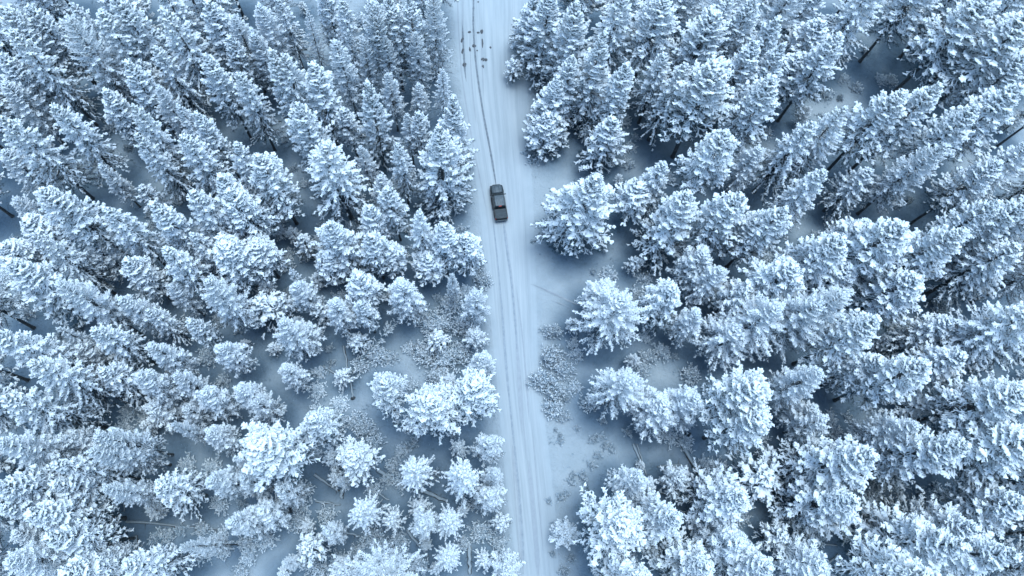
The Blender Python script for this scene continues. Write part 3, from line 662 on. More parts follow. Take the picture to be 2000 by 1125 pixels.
 (-40.52, 9.11, 21.0, 2.2, 'F', 'tall finely frosted larch, nineteenth treetop left of the road, below the roadside bushes', 'frosted larches of the forest'),
 (-43.86, 7.13, 21.0, 2.59, 'S', 'tall pointed snowy spruce, twenty-first treetop left of the road, below the roadside bushes', 'snowy spruces of the forest'),
 (-48.42, 5.2, 22.4, 3.13, 'P', 'tall snow-clumped pine, eighteenth treetop left of the road, near the bottom edge', 'snow clumped pines of the forest'),
 (-45.39, 5.29, 19.0, 2.27, 'P', 'mid-sized snow-clumped pine, sixteenth treetop left of the road, near the bottom edge', 'snow clumped pines of the forest'),
 (-45.31, 2.1, 22.0, 2.59, 'P', 'tall snow-clumped pine, seventeenth treetop left of the road, near the bottom edge', 'snow clumped pines of the forest'),
 (-43.45, -0.4, 21.0, 2.38, 'P', 'tall snow-clumped pine, fifteenth treetop left of the road, bottom edge', 'snow clumped pines of the forest'),
 (-39.64, 5.04, 19.0, 1.9, 'F', 'mid-sized finely frosted larch, fifteenth treetop left of the road, near the bottom edge', 'frosted larches of the forest'),
 (-35.23, 5.03, 16.0, 2.92, 'S', 'mid-sized pointed snowy spruce, thirteenth treetop left of the road, near the bottom edge', 'snowy spruces of the forest'),
 (-29.2, 6.06, 17.0, 2.0, 'F', 'mid-sized finely frosted larch, sixteenth treetop left of the road, below the roadside bushes', 'frosted larches of the forest'),
 (-34.76, 12.4, 15.0, 1.1, 'F', 'slender finely frosted larch, seventeenth treetop left of the road, below the roadside bushes', 'frosted larches of the forest'),
 (-31.74, 11.99, 13.0, 2.0, 'F', 'mid-sized finely frosted larch, fifteenth treetop left of the road, below the roadside bushes', 'frosted larches of the forest'),
 (-22.83, 9.81, 21.0, 4.32, 'R', 'tall round-topped snow-capped pine, twelfth treetop left of the road, below the roadside bushes', 'round snow capped pines'),
 (-26.36, 6.05, 15.0, 1.9, 'F', 'mid-sized finely frosted larch, fourteenth treetop left of the road, below the roadside bushes', 'frosted larches of the forest'),
 (-26.29, 1.37, 16.0, 2.0, 'F', 'mid-sized finely frosted larch, twelfth treetop left of the road, near the bottom edge', 'frosted larches of the forest'),
 (-30.04, -1.2, 19.0, 1.3, 'F', 'slender finely frosted larch, eleventh treetop left of the road, bottom edge', 'frosted larches of the forest'),
 (-41.25, -2.21, 13.0, 1.6, 'F', 'slender finely frosted larch, thirteenth treetop left of the road, bottom edge', 'frosted larches of the forest'),
 (-35.8, -2.98, 19.0, 2.7, 'S', 'mid-sized pointed snowy spruce, twelfth treetop left of the road, bottom edge', 'snowy spruces of the forest'),
 (-49.91, 9.67, 22.0, 3.0, 'F', 'tall finely frosted larch, twenty-third treetop left of the road, below the roadside bushes', 'frosted larches of the forest'),
 (-46.76, -2.63, 21.0, 3.0, 'F', 'tall finely frosted larch, seventeenth treetop left of the road, bottom edge', 'frosted larches of the forest'),
 (-49.91, 0.27, 16.0, 2.6, 'F', 'mid-sized finely frosted larch, sixteenth treetop left of the road, bottom edge', 'frosted larches of the forest'),
 (-32.86, 16.46, 14.0, 2.3, 'F', 'mid-sized finely frosted larch, tenth treetop left of the road, level with the roadside bushes', 'frosted larches of the forest'),
 (-41.96, -3.91, 19.0, 2.81, 'P', 'mid-sized snow-clumped pine, fourteenth treetop left of the road, bottom edge', 'snow clumped pines of the forest'),
 (-49.72, 2.83, 20.0, 2.81, 'S', 'mid-sized pointed snowy spruce, nineteenth treetop left of the road, near the bottom edge', 'snowy spruces of the forest'),
 (-36.06, 15.26, 9.0, 2.0, 'F', 'short finely frosted larch, eleventh treetop left of the road, level with the roadside bushes', 'frosted larches of the forest'),
 (-40.73, 15.71, 8.0, 2.8, 'F', 'short finely frosted larch, thirteenth treetop left of the road, level with the roadside bushes', 'frosted larches of the forest'),
 (-17.77, 13.04, 19.0, 2.0, 'R', 'mid-sized round-topped snow-capped pine, seventh treetop left of the road, level with the roadside bushes', 'round snow capped pines'),
 (-26.56, 16.02, 12.0, 2.2, 'F', 'mid-sized finely frosted larch, eighth treetop left of the road, level with the roadside bushes', 'frosted larches of the forest'),
 (-13.75, 9.06, 14.0, 2.9, 'R', 'mid-sized round-topped snow-capped pine, sixth treetop left of the road, below the roadside bushes', 'round snow capped pines'),
 (-15.45, 6.58, 11.0, 1.1, 'F', 'slender finely frosted larch, seventh treetop left of the road, below the roadside bushes', 'frosted larches of the forest'),
 (-6.07, 7.6, 16.0, 2.7, 'L', 'mid-sized star-shaped frosted fir, fifth treetop left of the road, below the roadside bushes', 'star shaped frosted firs'),
 (-0.27, 6.23, 19.0, 2.7, 'L', 'symmetrical star-shaped spruce seen from straight above, left of the lower road', 'star shaped frosted firs'),
 (2.83, 10.66, 16.0, 2.1, 'F', 'mid-sized finely frosted larch, second treetop left of the road, below the roadside bushes', 'frosted larches of the forest'),
 (-0.82, 11.22, 6.0, 1.4, 'L', 'short star-shaped frosted fir, third treetop left of the road, below the roadside bushes', 'star shaped frosted firs'),
 (3.69, 7.23, 14.0, 1.5, 'F', 'slender finely frosted larch, first treetop left of the road, below the roadside bushes', 'frosted larches of the forest'),
 (3.36, 4.58, 12.0, 2.1, 'F', 'mid-sized finely frosted larch, second treetop left of the road, near the bottom edge', 'frosted larches of the forest'),
 (4.96, 1.57, 6.0, 1.5, 'S', 'short pointed snowy spruce, first treetop left of the road, near the bottom edge', 'snowy spruces of the forest'),
 (-12.1, 2.75, 17.0, 2.3, 'L', 'mid-sized star-shaped frosted fir, eighth treetop left of the road, near the bottom edge', 'star shaped frosted firs'),
 (-9.01, 2.11, 9.0, 1.7, 'L', 'short star-shaped frosted fir, seventh treetop left of the road, near the bottom edge', 'star shaped frosted firs'),
 (-4.99, 1.3, 15.0, 2.0, 'F', 'mid-sized finely frosted larch, fifth treetop left of the road, near the bottom edge', 'frosted larches of the forest'),
 (-1.56, 1.78, 14.0, 2.1, 'L', 'mid-sized star-shaped frosted fir, fourth treetop left of the road, near the bottom edge', 'star shaped frosted firs'),
 (-1.88, -2.67, 15.0, 2.0, 'L', 'mid-sized star-shaped frosted fir, third treetop left of the road, bottom edge', 'star shaped frosted firs'),
 (-16.26, 0.28, 13.0, 1.5, 'F', 'slender finely frosted larch, seventh treetop left of the road, bottom edge', 'frosted larches of the forest'),
 (-21.79, 5.15, 14.0, 1.7, 'F', 'slender finely frosted larch, tenth treetop left of the road, near the bottom edge', 'frosted larches of the forest'),
 (-24.58, 2.6, 12.0, 2.3, 'F', 'mid-sized finely frosted larch, eleventh treetop left of the road, near the bottom edge', 'frosted larches of the forest'),
 (-19.07, -1.48, 9.0, 2.4, 'S', 'short pointed snowy spruce, eighth treetop left of the road, bottom edge', 'snowy spruces of the forest'),
 (-21.29, -3.15, 11.0, 1.1, 'F', 'slender finely frosted larch, ninth treetop left of the road, bottom edge', 'frosted larches of the forest'),
 (-14.78, -4.32, 8.0, 2.4, 'F', 'short finely frosted larch, sixth treetop left of the road, bottom edge', 'frosted larches of the forest'),
 (2.75, -2.9, 6.0, 1.4, 'L', 'short star-shaped frosted fir, second treetop left of the road, bottom edge', 'star shaped frosted firs'),
 (5.34, -3.99, 9.0, 2.5, 'F', 'short finely frosted larch, first treetop left of the road, bottom edge', 'frosted larches of the forest'),
 (-27.12, 9.08, 13.0, 2.0, 'F', 'mid-sized finely frosted larch, thirteenth treetop left of the road, below the roadside bushes', 'frosted larches of the forest'),
 (20.3, 18.46, 16.0, 3.86, 'F', 'broad finely frosted larch, first treetop right of the road, level with the roadside bushes', 'frosted larches of the forest'),
 (28.97, 16.42, 16.0, 3.04, 'F', 'broad finely frosted larch, third treetop right of the road, level with the roadside bushes', 'frosted larches of the forest'),
 (25.82, 15.82, 13.0, 3.59, 'F', 'broad finely frosted larch, second treetop right of the road, level with the roadside bushes', 'frosted larches of the forest'),
 (34.26, 16.77, 21.0, 4.2, 'R', 'tall round-topped snow-capped pine, fourth treetop right of the road, level with the roadside bushes', 'round snow capped pines'),
 (35.02, 13.45, 20.0, 3.45, 'R', 'broad round-topped snow-capped pine, fifth treetop right of the road, level with the roadside bushes', 'round snow capped pines'),
 (21.23, 6.45, 16.0, 2.34, 'F', 'lone cone-shaped frosted larch lying sideways in view, right of the lower road', 'frosted larches of the forest'),
 (28.64, 7.22, 8.0, 2.48, 'F', 'short finely frosted larch, third treetop right of the road, below the roadside bushes', 'frosted larches of the forest'),
 (17.7, 0.54, 20.0, 4.26, 'R', 'broad round-topped snow-capped pine, second treetop right of the road, bottom edge', 'round snow capped pines'),
 (23.95, 2.15, 21.0, 4.05, 'Q', 'tall full-skirted snow-clumped pine, second treetop right of the road, near the bottom edge', 'snow clumped pines of the forest'),
 (33.22, 4.19, 17.0, 4.77, 'Q', 'broad full-skirted snow-clumped pine, third treetop right of the road, near the bottom edge', 'snow clumped pines of the forest'),
 (33.5, -0.76, 14.0, 3.17, 'F', 'broad finely frosted larch, fifth treetop right of the road, bottom edge', 'frosted larches of the forest'),
 (28.97, -3.4, 15.0, 4.05, 'Q', 'broad full-skirted snow-clumped pine, fourth treetop right of the road, bottom edge', 'snow clumped pines of the forest'),
 (13.67, 0.0, 5.0, 2.21, 'F', 'short finely frosted larch, first treetop right of the road, bottom edge', 'frosted larches of the forest'),
 (40.17, 7.41, 8.0, 4.05, 'S', 'short pointed snowy spruce, fourth treetop right of the road, below the roadside bushes', 'snowy spruces of the forest'),
 (36.09, -3.42, 15.0, 4.05, 'Q', 'broad full-skirted snow-clumped pine, sixth treetop right of the road, bottom edge', 'snow clumped pines of the forest'),
 (47.59, 8.87, 21.0, 5.39, 'Q', 'tall full-skirted snow-clumped pine, sixth treetop right of the road, below the roadside bushes', 'snow clumped pines of the forest'),
 (46.82, 4.19, 18.0, 4.55, 'Q', 'broad full-skirted snow-clumped pine, fourth treetop right of the road, near the bottom edge', 'snow clumped pines of the forest'),
 (58.6, 9.74, 22.4, 4.77, 'Q', 'tall full-skirted snow-clumped pine, seventh treetop right of the road, below the roadside bushes', 'snow clumped pines of the forest'),
 (56.25, 13.15, 17.0, 3.04, 'F', 'broad finely frosted larch, ninth treetop right of the road, level with the roadside bushes', 'frosted larches of the forest'),
 (66.64, 15.98, 23.1, 4.55, 'P', 'tall snow-clumped pine, eleventh treetop right of the road, level with the roadside bushes', 'snow clumped pines of the forest'),
 (66.78, 10.39, 23.4, 5.49, 'P', 'tall snow-clumped pine, eighth treetop right of the road, below the roadside bushes', 'snow clumped pines of the forest'),
 (67.09, 3.48, 18.0, 3.75, 'P', 'broad snow-clumped pine, sixth treetop right of the road, near the bottom edge', 'snow clumped pines of the forest'),
 (56.47, -0.93, 21.0, 5.29, 'Q', 'tall full-skirted snow-clumped pine, ninth treetop right of the road, bottom edge', 'snow clumped pines of the forest'),
 (61.37, 0.87, 17.0, 4.55, 'Q', 'broad full-skirted snow-clumped pine, fifth treetop right of the road, near the bottom edge', 'snow clumped pines of the forest'),
 (62.85, -2.18, 21.0, 4.77, 'Q', 'tall full-skirted snow-clumped pine, tenth treetop right of the road, bottom edge', 'snow clumped pines of the forest'),
 (65.18, 17.32, 8.0, 2.76, 'L', 'short star-shaped frosted fir, tenth treetop right of the road, level with the roadside bushes', 'star shaped frosted firs'),
 (47.37, 14.35, 12.0, 3.04, 'F', 'broad finely frosted larch, eighth treetop right of the road, level with the roadside bushes', 'frosted larches of the forest'),
 (42.01, -0.32, 7.0, 2.55, 'S', 'short pointed snowy spruce, seventh treetop right of the road, bottom edge', 'snowy spruces of the forest'),
 (43.66, -3.52, 13.0, 3.17, 'F', 'broad finely frosted larch, eighth treetop right of the road, bottom edge', 'frosted larches of the forest'),
 (47.23, 16.05, 10.0, 2.76, 'F', 'short finely frosted larch, sixth treetop right of the road, level with the roadside bushes', 'frosted larches of the forest'),
 (38.73, 32.55, 13.0, 3.6, 'S', 'broad pointed snowy spruce, fifth treetop right of the road, level with the side lane', 'snowy spruces of the forest'),
 (24.82, 48.65, 12.0, 3.3, 'P', 'broad snow-clumped pine, first treetop right of the road, level with the pickup', 'snow clumped pines of the forest'),
 (40.59, 42.29, 15.0, 3.3, 'P', 'broad snow-clumped pine, fourth treetop right of the road, level with the pickup', 'snow clumped pines of the forest'),
 (9.68, 79.99, 14.0, 3.6, 'Q', 'broad full-skirted snow-clumped pine, first treetop right of the road, top edge', 'snow clumped pines of the forest'),
 (14.41, 66.66, 18.0, 3.75, 'Q', 'broad full-skirted snow-clumped pine, third treetop right of the road, just below the road dirt', 'snow clumped pines of the forest'),
 (12.64, 64.76, 15.0, 4.05, 'Q', 'broad full-skirted snow-clumped pine, second treetop right of the road, just below the road dirt', 'snow clumped pines of the forest'),
 (11.77, 61.35, 10.0, 3.45, 'Q', 'short full-skirted snow-clumped pine, first treetop right of the road, midway above the pickup', 'snow clumped pines of the forest'),
 (-19.88, 36.8, 10.0, 2.49, 'P', 'short snow-clumped pine, sixth treetop left of the road, just below the pickup', 'snow clumped pines of the forest'),
 (-11.32, 38.17, 11.0, 2.49, 'P', 'mid-sized snow-clumped pine, fourth treetop left of the road, just below the pickup', 'snow clumped pines of the forest'),
 (-32.94, 34.9, 10.0, 2.35, 'F', 'short finely frosted larch, fifteenth treetop left of the road, level with the side lane', 'frosted larches of the forest'),
 (-51.29, 37.01, 11.0, 2.35, 'F', 'mid-sized finely frosted larch, fifteenth treetop left of the road, just below the pickup', 'frosted larches of the forest'),
 (-53.7, 35.02, 12.0, 2.65, 'F', 'mid-sized finely frosted larch, sixteenth treetop left of the road, just below the pickup', 'frosted larches of the forest'),
 (-50.31, 22.67, 11.0, 2.4, 'F', 'mid-sized finely frosted larch, sixteenth treetop left of the road, level with the leaning deadwood', 'frosted larches of the forest'),
 (-56.62, 30.95, 11.0, 3.06, 'F', 'broad finely frosted larch, twentieth treetop left of the road, level with the side lane', 'frosted larches of the forest'),
 (-45.03, 19.36, 14.0, 2.81, 'S', 'mid-sized pointed snowy spruce, sixteenth treetop left of the road, level with the roadside bushes', 'snowy spruces of the forest'),
 (-48.57, 10.73, 13.0, 2.5, 'F', 'mid-sized finely frosted larch, twentieth treetop left of the road, below the roadside bushes', 'frosted larches of the forest'),
 (-52.16, 8.4, 12.0, 2.6, 'F', 'mid-sized finely frosted larch, twenty-second treetop left of the road, below the roadside bushes', 'frosted larches of the forest'),
 (70.55, 25.75, 18.0, 4.44, 'S', 'broad pointed snowy spruce, thirteenth treetop right of the road, level with the leaning deadwood', 'snowy spruces of the forest'),
 (-18.03, 9.87, 5.4, 1.83, 'L', 'short star-shaped frosted fir, ninth treetop left of the road, below the roadside bushes', 'star shaped frosted firs'),
 (-43.34, 14.12, 4.4, 1.44, 'L', 'short star-shaped frosted fir, fifteenth treetop left of the road, level with the roadside bushes', 'star shaped frosted firs'),
 (-12.46, 21.22, 3.1, 1.05, 'F', 'short finely frosted larch, fifth treetop left of the road, level with the roadside bushes', 'frosted larches of the forest'),
 (-0.17, 3.22, 2.8, 0.94, 'L', 'short star-shaped frosted fir, third treetop left of the road, near the bottom edge', 'star shaped frosted firs'),
 (-17.53, 7.35, 4.3, 1.35, 'S', 'short pointed snowy spruce, eighth treetop left of the road, below the roadside bushes', 'snowy spruces of the forest'),
 (-22.5, 36.07, 4.6, 1.32, 'F', 'short finely frosted larch, ninth treetop left of the road, level with the side lane', 'frosted larches of the forest'),
 (-32.53, 26.35, 3.1, 0.81, 'L', 'short star-shaped frosted fir, tenth treetop left of the road, level with the leaning deadwood', 'star shaped frosted firs'),
 (-21.67, 13.85, 3.8, 0.94, 'F', 'short finely frosted larch, eleventh treetop left of the road, below the roadside bushes', 'frosted larches of the forest'),
 (-62.03, 65.8, 3.4, 0.95, 'L', 'short star-shaped frosted fir, tenth treetop left of the road, midway above the pickup', 'star shaped frosted firs'),
 (-74.89, 64.22, 5.5, 1.86, 'S', 'short pointed snowy spruce, thirteenth treetop left of the road, midway above the pickup', 'snowy spruces of the forest'),
 (-17.8, 21.25, 5.2, 1.53, 'L', 'short star-shaped frosted fir, sixth treetop left of the road, level with the roadside bushes', 'star shaped frosted firs'),
 (62.79, 27.64, 5.6, 1.4, 'F', 'short finely frosted larch, eighth treetop right of the road, level with the leaning deadwood', 'frosted larches of the forest'),
 (64.8, 25.8, 4.0, 1.16, 'L', 'short star-shaped frosted fir, ninth treetop right of the road, level with the leaning deadwood', 'star shaped frosted firs'),
 (-3.51, -4.16, 2.9, 0.98, 'S', 'short pointed snowy spruce, fourth treetop left of the road, bottom edge', 'snowy spruces of the forest'),
 (-29.64, 34.13, 5.4, 1.57, 'F', 'short finely frosted larch, thirteenth treetop left of the road, level with the side lane', 'frosted larches of the forest'),
 (24.92, 9.37, 2.8, 0.69, 'F', 'short finely frosted larch, second treetop right of the road, below the roadside bushes', 'frosted larches of the forest'),
 (-27.84, 25.32, 3.3, 1.08, 'L', 'short star-shaped frosted fir, ninth treetop left of the road, level with the leaning deadwood', 'star shaped frosted firs'),
 (-20.58, 1.11, 4.1, 1.16, 'F', 'short finely frosted larch, ninth treetop left of the road, near the bottom edge', 'frosted larches of the forest'),
 (56.84, 68.29, 5.2, 1.36, 'F', 'short finely frosted larch, third treetop right of the road, midway above the pickup', 'frosted larches of the forest'),
 (-4.27, 26.72, 5.7, 1.94, 'S', 'short pointed snowy spruce, third treetop left of the road, level with the leaning deadwood', 'snowy spruces of the forest'),
 (86.36, 22.88, 5.8, 1.73, 'L', 'short star-shaped frosted fir, twelfth treetop right of the road, level with the roadside bushes', 'star shaped frosted firs'),
 (24.39, 24.19, 4.7, 1.22, 'F', 'short finely frosted larch, second treetop right of the road, level with the leaning deadwood', 'frosted larches of the forest'),
 (-6.15, 3.9, 4.6, 1.52, 'L', 'short star-shaped frosted fir, sixth treetop left of the road, near the bottom edge', 'star shaped frosted firs'),
 (-2.57, 20.64, 4.8, 1.52, 'F', 'short finely frosted larch, second treetop left of the road, level with the roadside bushes', 'frosted larches of the forest'),
 (1.06, 27.06, 6.0, 1.93, 'F', 'short finely frosted larch, second treetop left of the road, level with the leaning deadwood', 'frosted larches of the forest'),
 (94.9, 68.16, 5.2, 1.45, 'S', 'short pointed snowy spruce, eighth treetop right of the road, midway above the pickup', 'snowy spruces of the forest'),
 (-64.57, 20.25, 4.6, 1.25, 'L', 'short star-shaped frosted fir, eighteenth treetop left of the road, level with the roadside bushes', 'star shaped frosted firs'),
 (-30.29, 87.43, 3.3, 0.93, 'S', 'short pointed snowy spruce, eighth treetop left of the road, top edge', 'snowy spruces of the forest'),
 (-20.73, 10.66, 3.6, 0.92, 'F', 'short finely frosted larch, tenth treetop left of the road, below the roadside bushes', 'frosted larches of the forest'),
 (-29.14, 43.83, 3.9, 1.16, 'F', 'short finely frosted larch, ninth treetop left of the road, just below the pickup', 'frosted larches of the forest'),
 (25.11, 6.48, 5.5, 1.55, 'F', 'short finely frosted larch, first treetop right of the road, near the bottom edge', 'frosted larches of the forest'),
 (-15.86, 26.27, 5.4, 1.75, 'S', 'short pointed snowy spruce, fourth treetop left of the road, level with the leaning deadwood', 'snowy spruces of the forest'),
 (18.69, 63.22, 4.0, 1.12, 'S', 'short pointed snowy spruce, first treetop right of the road, just above the pickup', 'snowy spruces of the forest'),
 (-24.94, 29.42, 3.7, 1.0, 'F', 'short finely frosted larch, sixth treetop left of the road, level with the leaning deadwood', 'frosted larches of the forest'),
 (24.14, 55.04, 3.3, 0.87, 'F', 'short finely frosted larch, third treetop right of the road, just above the pickup', 'frosted larches of the forest'),
 (-23.41, -4.58, 3.3, 1.01, 'L', 'short star-shaped frosted fir, tenth treetop left of the road, bottom edge', 'star shaped frosted firs'),
 (42.94, 11.02, 5.3, 1.58, 'S', 'short pointed snowy spruce, fifth treetop right of the road, below the roadside bushes', 'snowy spruces of the forest'),
 (-6.67, 74.85, 3.4, 1.15, 'S', 'short pointed snowy spruce, second treetop left of the road, just below the road dirt', 'snowy spruces of the forest'),
 (-11.8, 33.91, 3.0, 0.82, 'F', 'short finely frosted larch, fourth treetop left of the road, level with the side lane', 'frosted larches of the forest'),
 (25.44, 39.59, 4.8, 1.47, 'S', 'short pointed snowy spruce, first treetop right of the road, just below the pickup', 'snowy spruces of the forest'),
 (-40.47, 3.13, 4.3, 1.37, 'F', 'short finely frosted larch, fourteenth treetop left of the road, near the bottom edge', 'frosted larches of the forest'),
 (15.65, 29.59, 4.9, 1.21, 'S', 'short pointed snowy spruce, first treetop right of the road, level with the leaning deadwood', 'snowy spruces of the forest'),
 (-4.81, -1.08, 3.7, 0.95, 'F', 'short finely frosted larch, fifth treetop left of the road, bottom edge', 'frosted larches of the forest'),
 (25.54, -2.22, 4.5, 1.13, 'L', 'short star-shaped frosted fir, third treetop right of the road, bottom edge', 'star shaped frosted firs'),
 (-26.77, 42.79, 5.3, 1.29, 'F', 'short finely frosted larch, eighth treetop left of the road, just below the pickup', 'frosted larches of the forest'),
 (42.92, 85.17, 24.7, 4.35, 'F', 'tall finely frosted larch cut by the top edge, eleventh from the right', 'frosted larches of the forest'),
 (79.3, 83.86, 19.5, 4.13, 'P', 'broad snow-clumped pine cut by the top edge, fifth from the right', 'snow clumped pines of the forest'),
 (97.97, 78.78, 23.7, 4.17, 'F', 'tall finely frosted larch cut by the right edge, third from the top', 'frosted larches of the forest'),
 (86.39, 84.73, 17.7, 4.4, 'P', 'broad snow-clumped pine cut by the top edge, third from the right', 'snow clumped pines of the forest'),
 (19.23, -5.31, 23.2, 3.22, 'P', 'tall snow-clumped pine cut by the bottom edge, second from the left', 'snow clumped pines of the forest'),
 (93.96, 90.16, 17.9, 4.05, 'F', 'broad finely frosted larch cut by the top edge, first from the right', 'frosted larches of the forest'),
 (48.69, 78.83, 22.2, 4.26, 'F', 'tall finely frosted larch cut by the top edge, tenth from the right', 'frosted larches of the forest'),
 (66.54, 90.57, 22.6, 3.95, 'P', 'tall snow-clumped pine cut by the top edge, seventh from the right', 'snow clumped pines of the forest'),
 (90.5, 73.36, 24.8, 3.44, 'P', 'tall snow-clumped pine cut by the right edge, fifth from the top', 'snow clumped pines of the forest'),
 (-62.19, 20.67, 23.7, 3.69, 'P', 'tall snow-clumped pine cut by the left edge, fifth from the bottom', 'snow clumped pines of the forest'),
 (54.66, 82.35, 18.7, 3.58, 'P', 'broad snow-clumped pine cut by the top edge, eighth from the right', 'snow clumped pines of the forest'),
 (71.71, 17.14, 18.2, 4.2, 'F', 'broad finely frosted larch cut by the right edge, fifth from the bottom', 'frosted larches of the forest'),
 (35.75, 88.47, 22.5, 3.62, 'P', 'tall snow-clumped pine cut by the top edge, thirteenth from the right', 'snow clumped pines of the forest'),
 (-54.64, 77.59, 17.7, 4.16, 'P', 'broad snow-clumped pine cut by the top edge, fourth from the left', 'snow clumped pines of the forest'),
 (81.75, 18.14, 20.3, 4.1, 'P', 'broad snow-clumped pine cut by the right edge, sixth from the bottom', 'snow clumped pines of the forest'),
 (-72.69, 70.89, 18.5, 4.3, 'P', 'broad snow-clumped pine cut by the left edge, second from the top', 'snow clumped pines of the forest'),
 (101.03, 84.82, 17.9, 4.01, 'S', 'broad pointed snowy spruce cut by the right edge, second from the top', 'snowy spruces of the forest'),
 (85.88, 46.84, 18.9, 3.68, 'S', 'broad pointed snowy spruce cut by the right edge, ninth from the top', 'snowy spruces of the forest'),
 (71.56, -3.86, 21.2, 3.93, 'F', 'tall finely frosted larch cut by the right edge, first from the bottom', 'frosted larches of the forest'),
 (-32.65, 83.04, 21.1, 3.54, 'F', 'tall finely frosted larch cut by the top edge, ninth from the left', 'frosted larches of the forest'),
 (-40.57, 85.52, 20.0, 4.1, 'P', 'broad snow-clumped pine cut by the top edge, eighth from the left', 'snow clumped pines of the forest'),
 (49.95, -4.16, 24.7, 4.03, 'P', 'tall snow-clumped pine cut by the bottom edge, first from the right', 'snow clumped pines of the forest'),
 (-8.62, 80.13, 19.7, 3.52, 'P', 'broad snow-clumped pine cut by the top edge, twelfth from the left', 'snow clumped pines of the forest'),
 (-57.66, 14.85, 23.8, 3.32, 'P', 'tall snow-clumped pine cut by the left edge, fourth from the bottom', 'snow clumped pines of the forest'),
 (54.59, 89.63, 18.5, 4.35, 'S', 'broad pointed snowy spruce cut by the top edge, ninth from the right', 'snowy spruces of the forest'),
 (72.92, 6.28, 23.4, 4.37, 'P', 'tall snow-clumped pine cut by the right edge, third from the bottom', 'snow clumped pines of the forest'),
 (17.1, 89.1, 20.8, 4.39, 'P', 'broad snow-clumped pine cut by the top edge, fourteenth from the left', 'snow clumped pines of the forest'),
 (93.44, 65.23, 23.0, 3.15, 'P', 'tall snow-clumped pine cut by the right edge, seventh from the top', 'snow clumped pines of the forest'),
 (-67.08, 77.52, 19.9, 3.84, 'P', 'broad snow-clumped pine cut by the top edge, first from the left', 'snow clumped pines of the forest'),
 (38.27, 77.54, 23.8, 3.8, 'S', 'tall pointed snowy spruce cut by the top edge, twelfth from the right', 'snowy spruces of the forest'),
 (-56.79, -3.59, 24.2, 3.5, 'F', 'tall finely frosted larch cut by the left edge, first from the bottom', 'frosted larches of the forest'),
 (80.15, 7.93, 18.4, 3.01, 'P', 'broad snow-clumped pine cut by the right edge, fourth from the bottom', 'snow clumped pines of the forest'),
 (23.97, 79.74, 18.7, 3.64, 'P', 'broad snow-clumped pine cut by the top edge, sixteenth from the right', 'snow clumped pines of the forest'),
 (-76.3, 75.82, 23.6, 3.46, 'P', 'tall snow-clumped pine cut by the left edge, first from the top', 'snow clumped pines of the forest'),
 (-41.36, 79.02, 21.5, 4.0, 'S', 'tall pointed snowy spruce cut by the top edge, seventh from the left', 'snowy spruces of the forest'),
 (-58.21, 84.43, 18.9, 3.17, 'P', 'broad snow-clumped pine cut by the top edge, third from the left', 'snow clumped pines of the forest'),
 (-63.29, 28.44, 22.9, 3.06, 'P', 'tall snow-clumped pine cut by the left edge, sixth from the top', 'snow clumped pines of the forest'),
 (-45.63, 74.53, 18.9, 3.67, 'S', 'broad pointed snowy spruce cut by the top edge, sixth from the left', 'snowy spruces of the forest'),
 (-68.1, 84.01, 18.6, 3.58, 'P', 'broad snow-clumped pine cut by the top edge, second from the left', 'snow clumped pines of the forest'),
 (-47.32, 84.28, 24.5, 3.21, 'P', 'tall snow-clumped pine cut by the top edge, fifth from the left', 'snow clumped pines of the forest'),
 (81.51, 66.63, 21.9, 4.12, 'P', 'tall snow-clumped pine cut by the right edge, sixth from the top', 'snow clumped pines of the forest'),
 (81.32, 35.53, 24.3, 4.18, 'F', 'tall finely frosted larch cut by the right edge, ninth from the bottom', 'frosted larches of the forest'),
 (85.99, 39.5, 24.8, 3.74, 'P', 'tall snow-clumped pine cut by the right edge, tenth from the bottom', 'snow clumped pines of the forest'),
 (78.5, 91.5, 21.6, 3.73, 'S', 'tall pointed snowy spruce cut by the top edge, sixth from the right', 'snowy spruces of the forest'),
 (-14.63, 78.88, 23.3, 3.03, 'F', 'tall finely frosted larch cut by the top edge, eleventh from the left', 'frosted larches of the forest'),
 (-72.61, 61.67, 20.0, 3.05, 'P', 'broad snow-clumped pine cut by the left edge, third from the top', 'snow clumped pines of the forest'),
 (83.95, 78.25, 25.3, 4.16, 'P', 'tall snow-clumped pine cut by the top edge, second from the right', 'snow clumped pines of the forest'),
 (-70.36, 46.12, 17.7, 3.79, 'P', 'broad snow-clumped pine cut by the left edge, fifth from the top', 'snow clumped pines of the forest'),
 (84.2, 28.96, 19.2, 4.32, 'P', 'broad snow-clumped pine cut by the right edge, eighth from the bottom', 'snow clumped pines of the forest'),
 (92.9, 83.9, 17.4, 4.13, 'S', 'broad pointed snowy spruce cut by the right edge, fourth from the top', 'snowy spruces of the forest'),
 (-70.62, 54.61, 25.8, 4.12, 'P', 'tall snow-clumped pine cut by the left edge, fourth from the top', 'snow clumped pines of the forest'),
 (89.45, 52.73, 22.7, 3.29, 'S', 'tall pointed snowy spruce cut by the right edge, eighth from the top', 'snowy spruces of the forest'),
 (-55.72, 2.54, 25.0, 4.15, 'P', 'tall snow-clumped pine cut by the left edge, second from the bottom', 'snow clumped pines of the forest'),
 (28.91, 87.19, 24.7, 3.73, 'P', 'tall snow-clumped pine cut by the top edge, fifteenth from the right', 'snow clumped pines of the forest'),
 (77.46, 26.2, 18.8, 4.3, 'S', 'broad pointed snowy spruce cut by the right edge, seventh from the bottom', 'snowy spruces of the forest'),
 (-15.89, 85.65, 19.8, 3.97, 'P', 'broad snow-clumped pine cut by the top edge, tenth from the left', 'snow clumped pines of the forest'),
 (101.73, 93.2, 18.3, 3.96, 'S', 'broad pointed snowy spruce cut by the right edge, first from the top', 'snowy spruces of the forest'),
 (-60.0, 8.33, 18.3, 3.41, 'P', 'broad snow-clumped pine cut by the left edge, third from the bottom', 'snow clumped pines of the forest'),
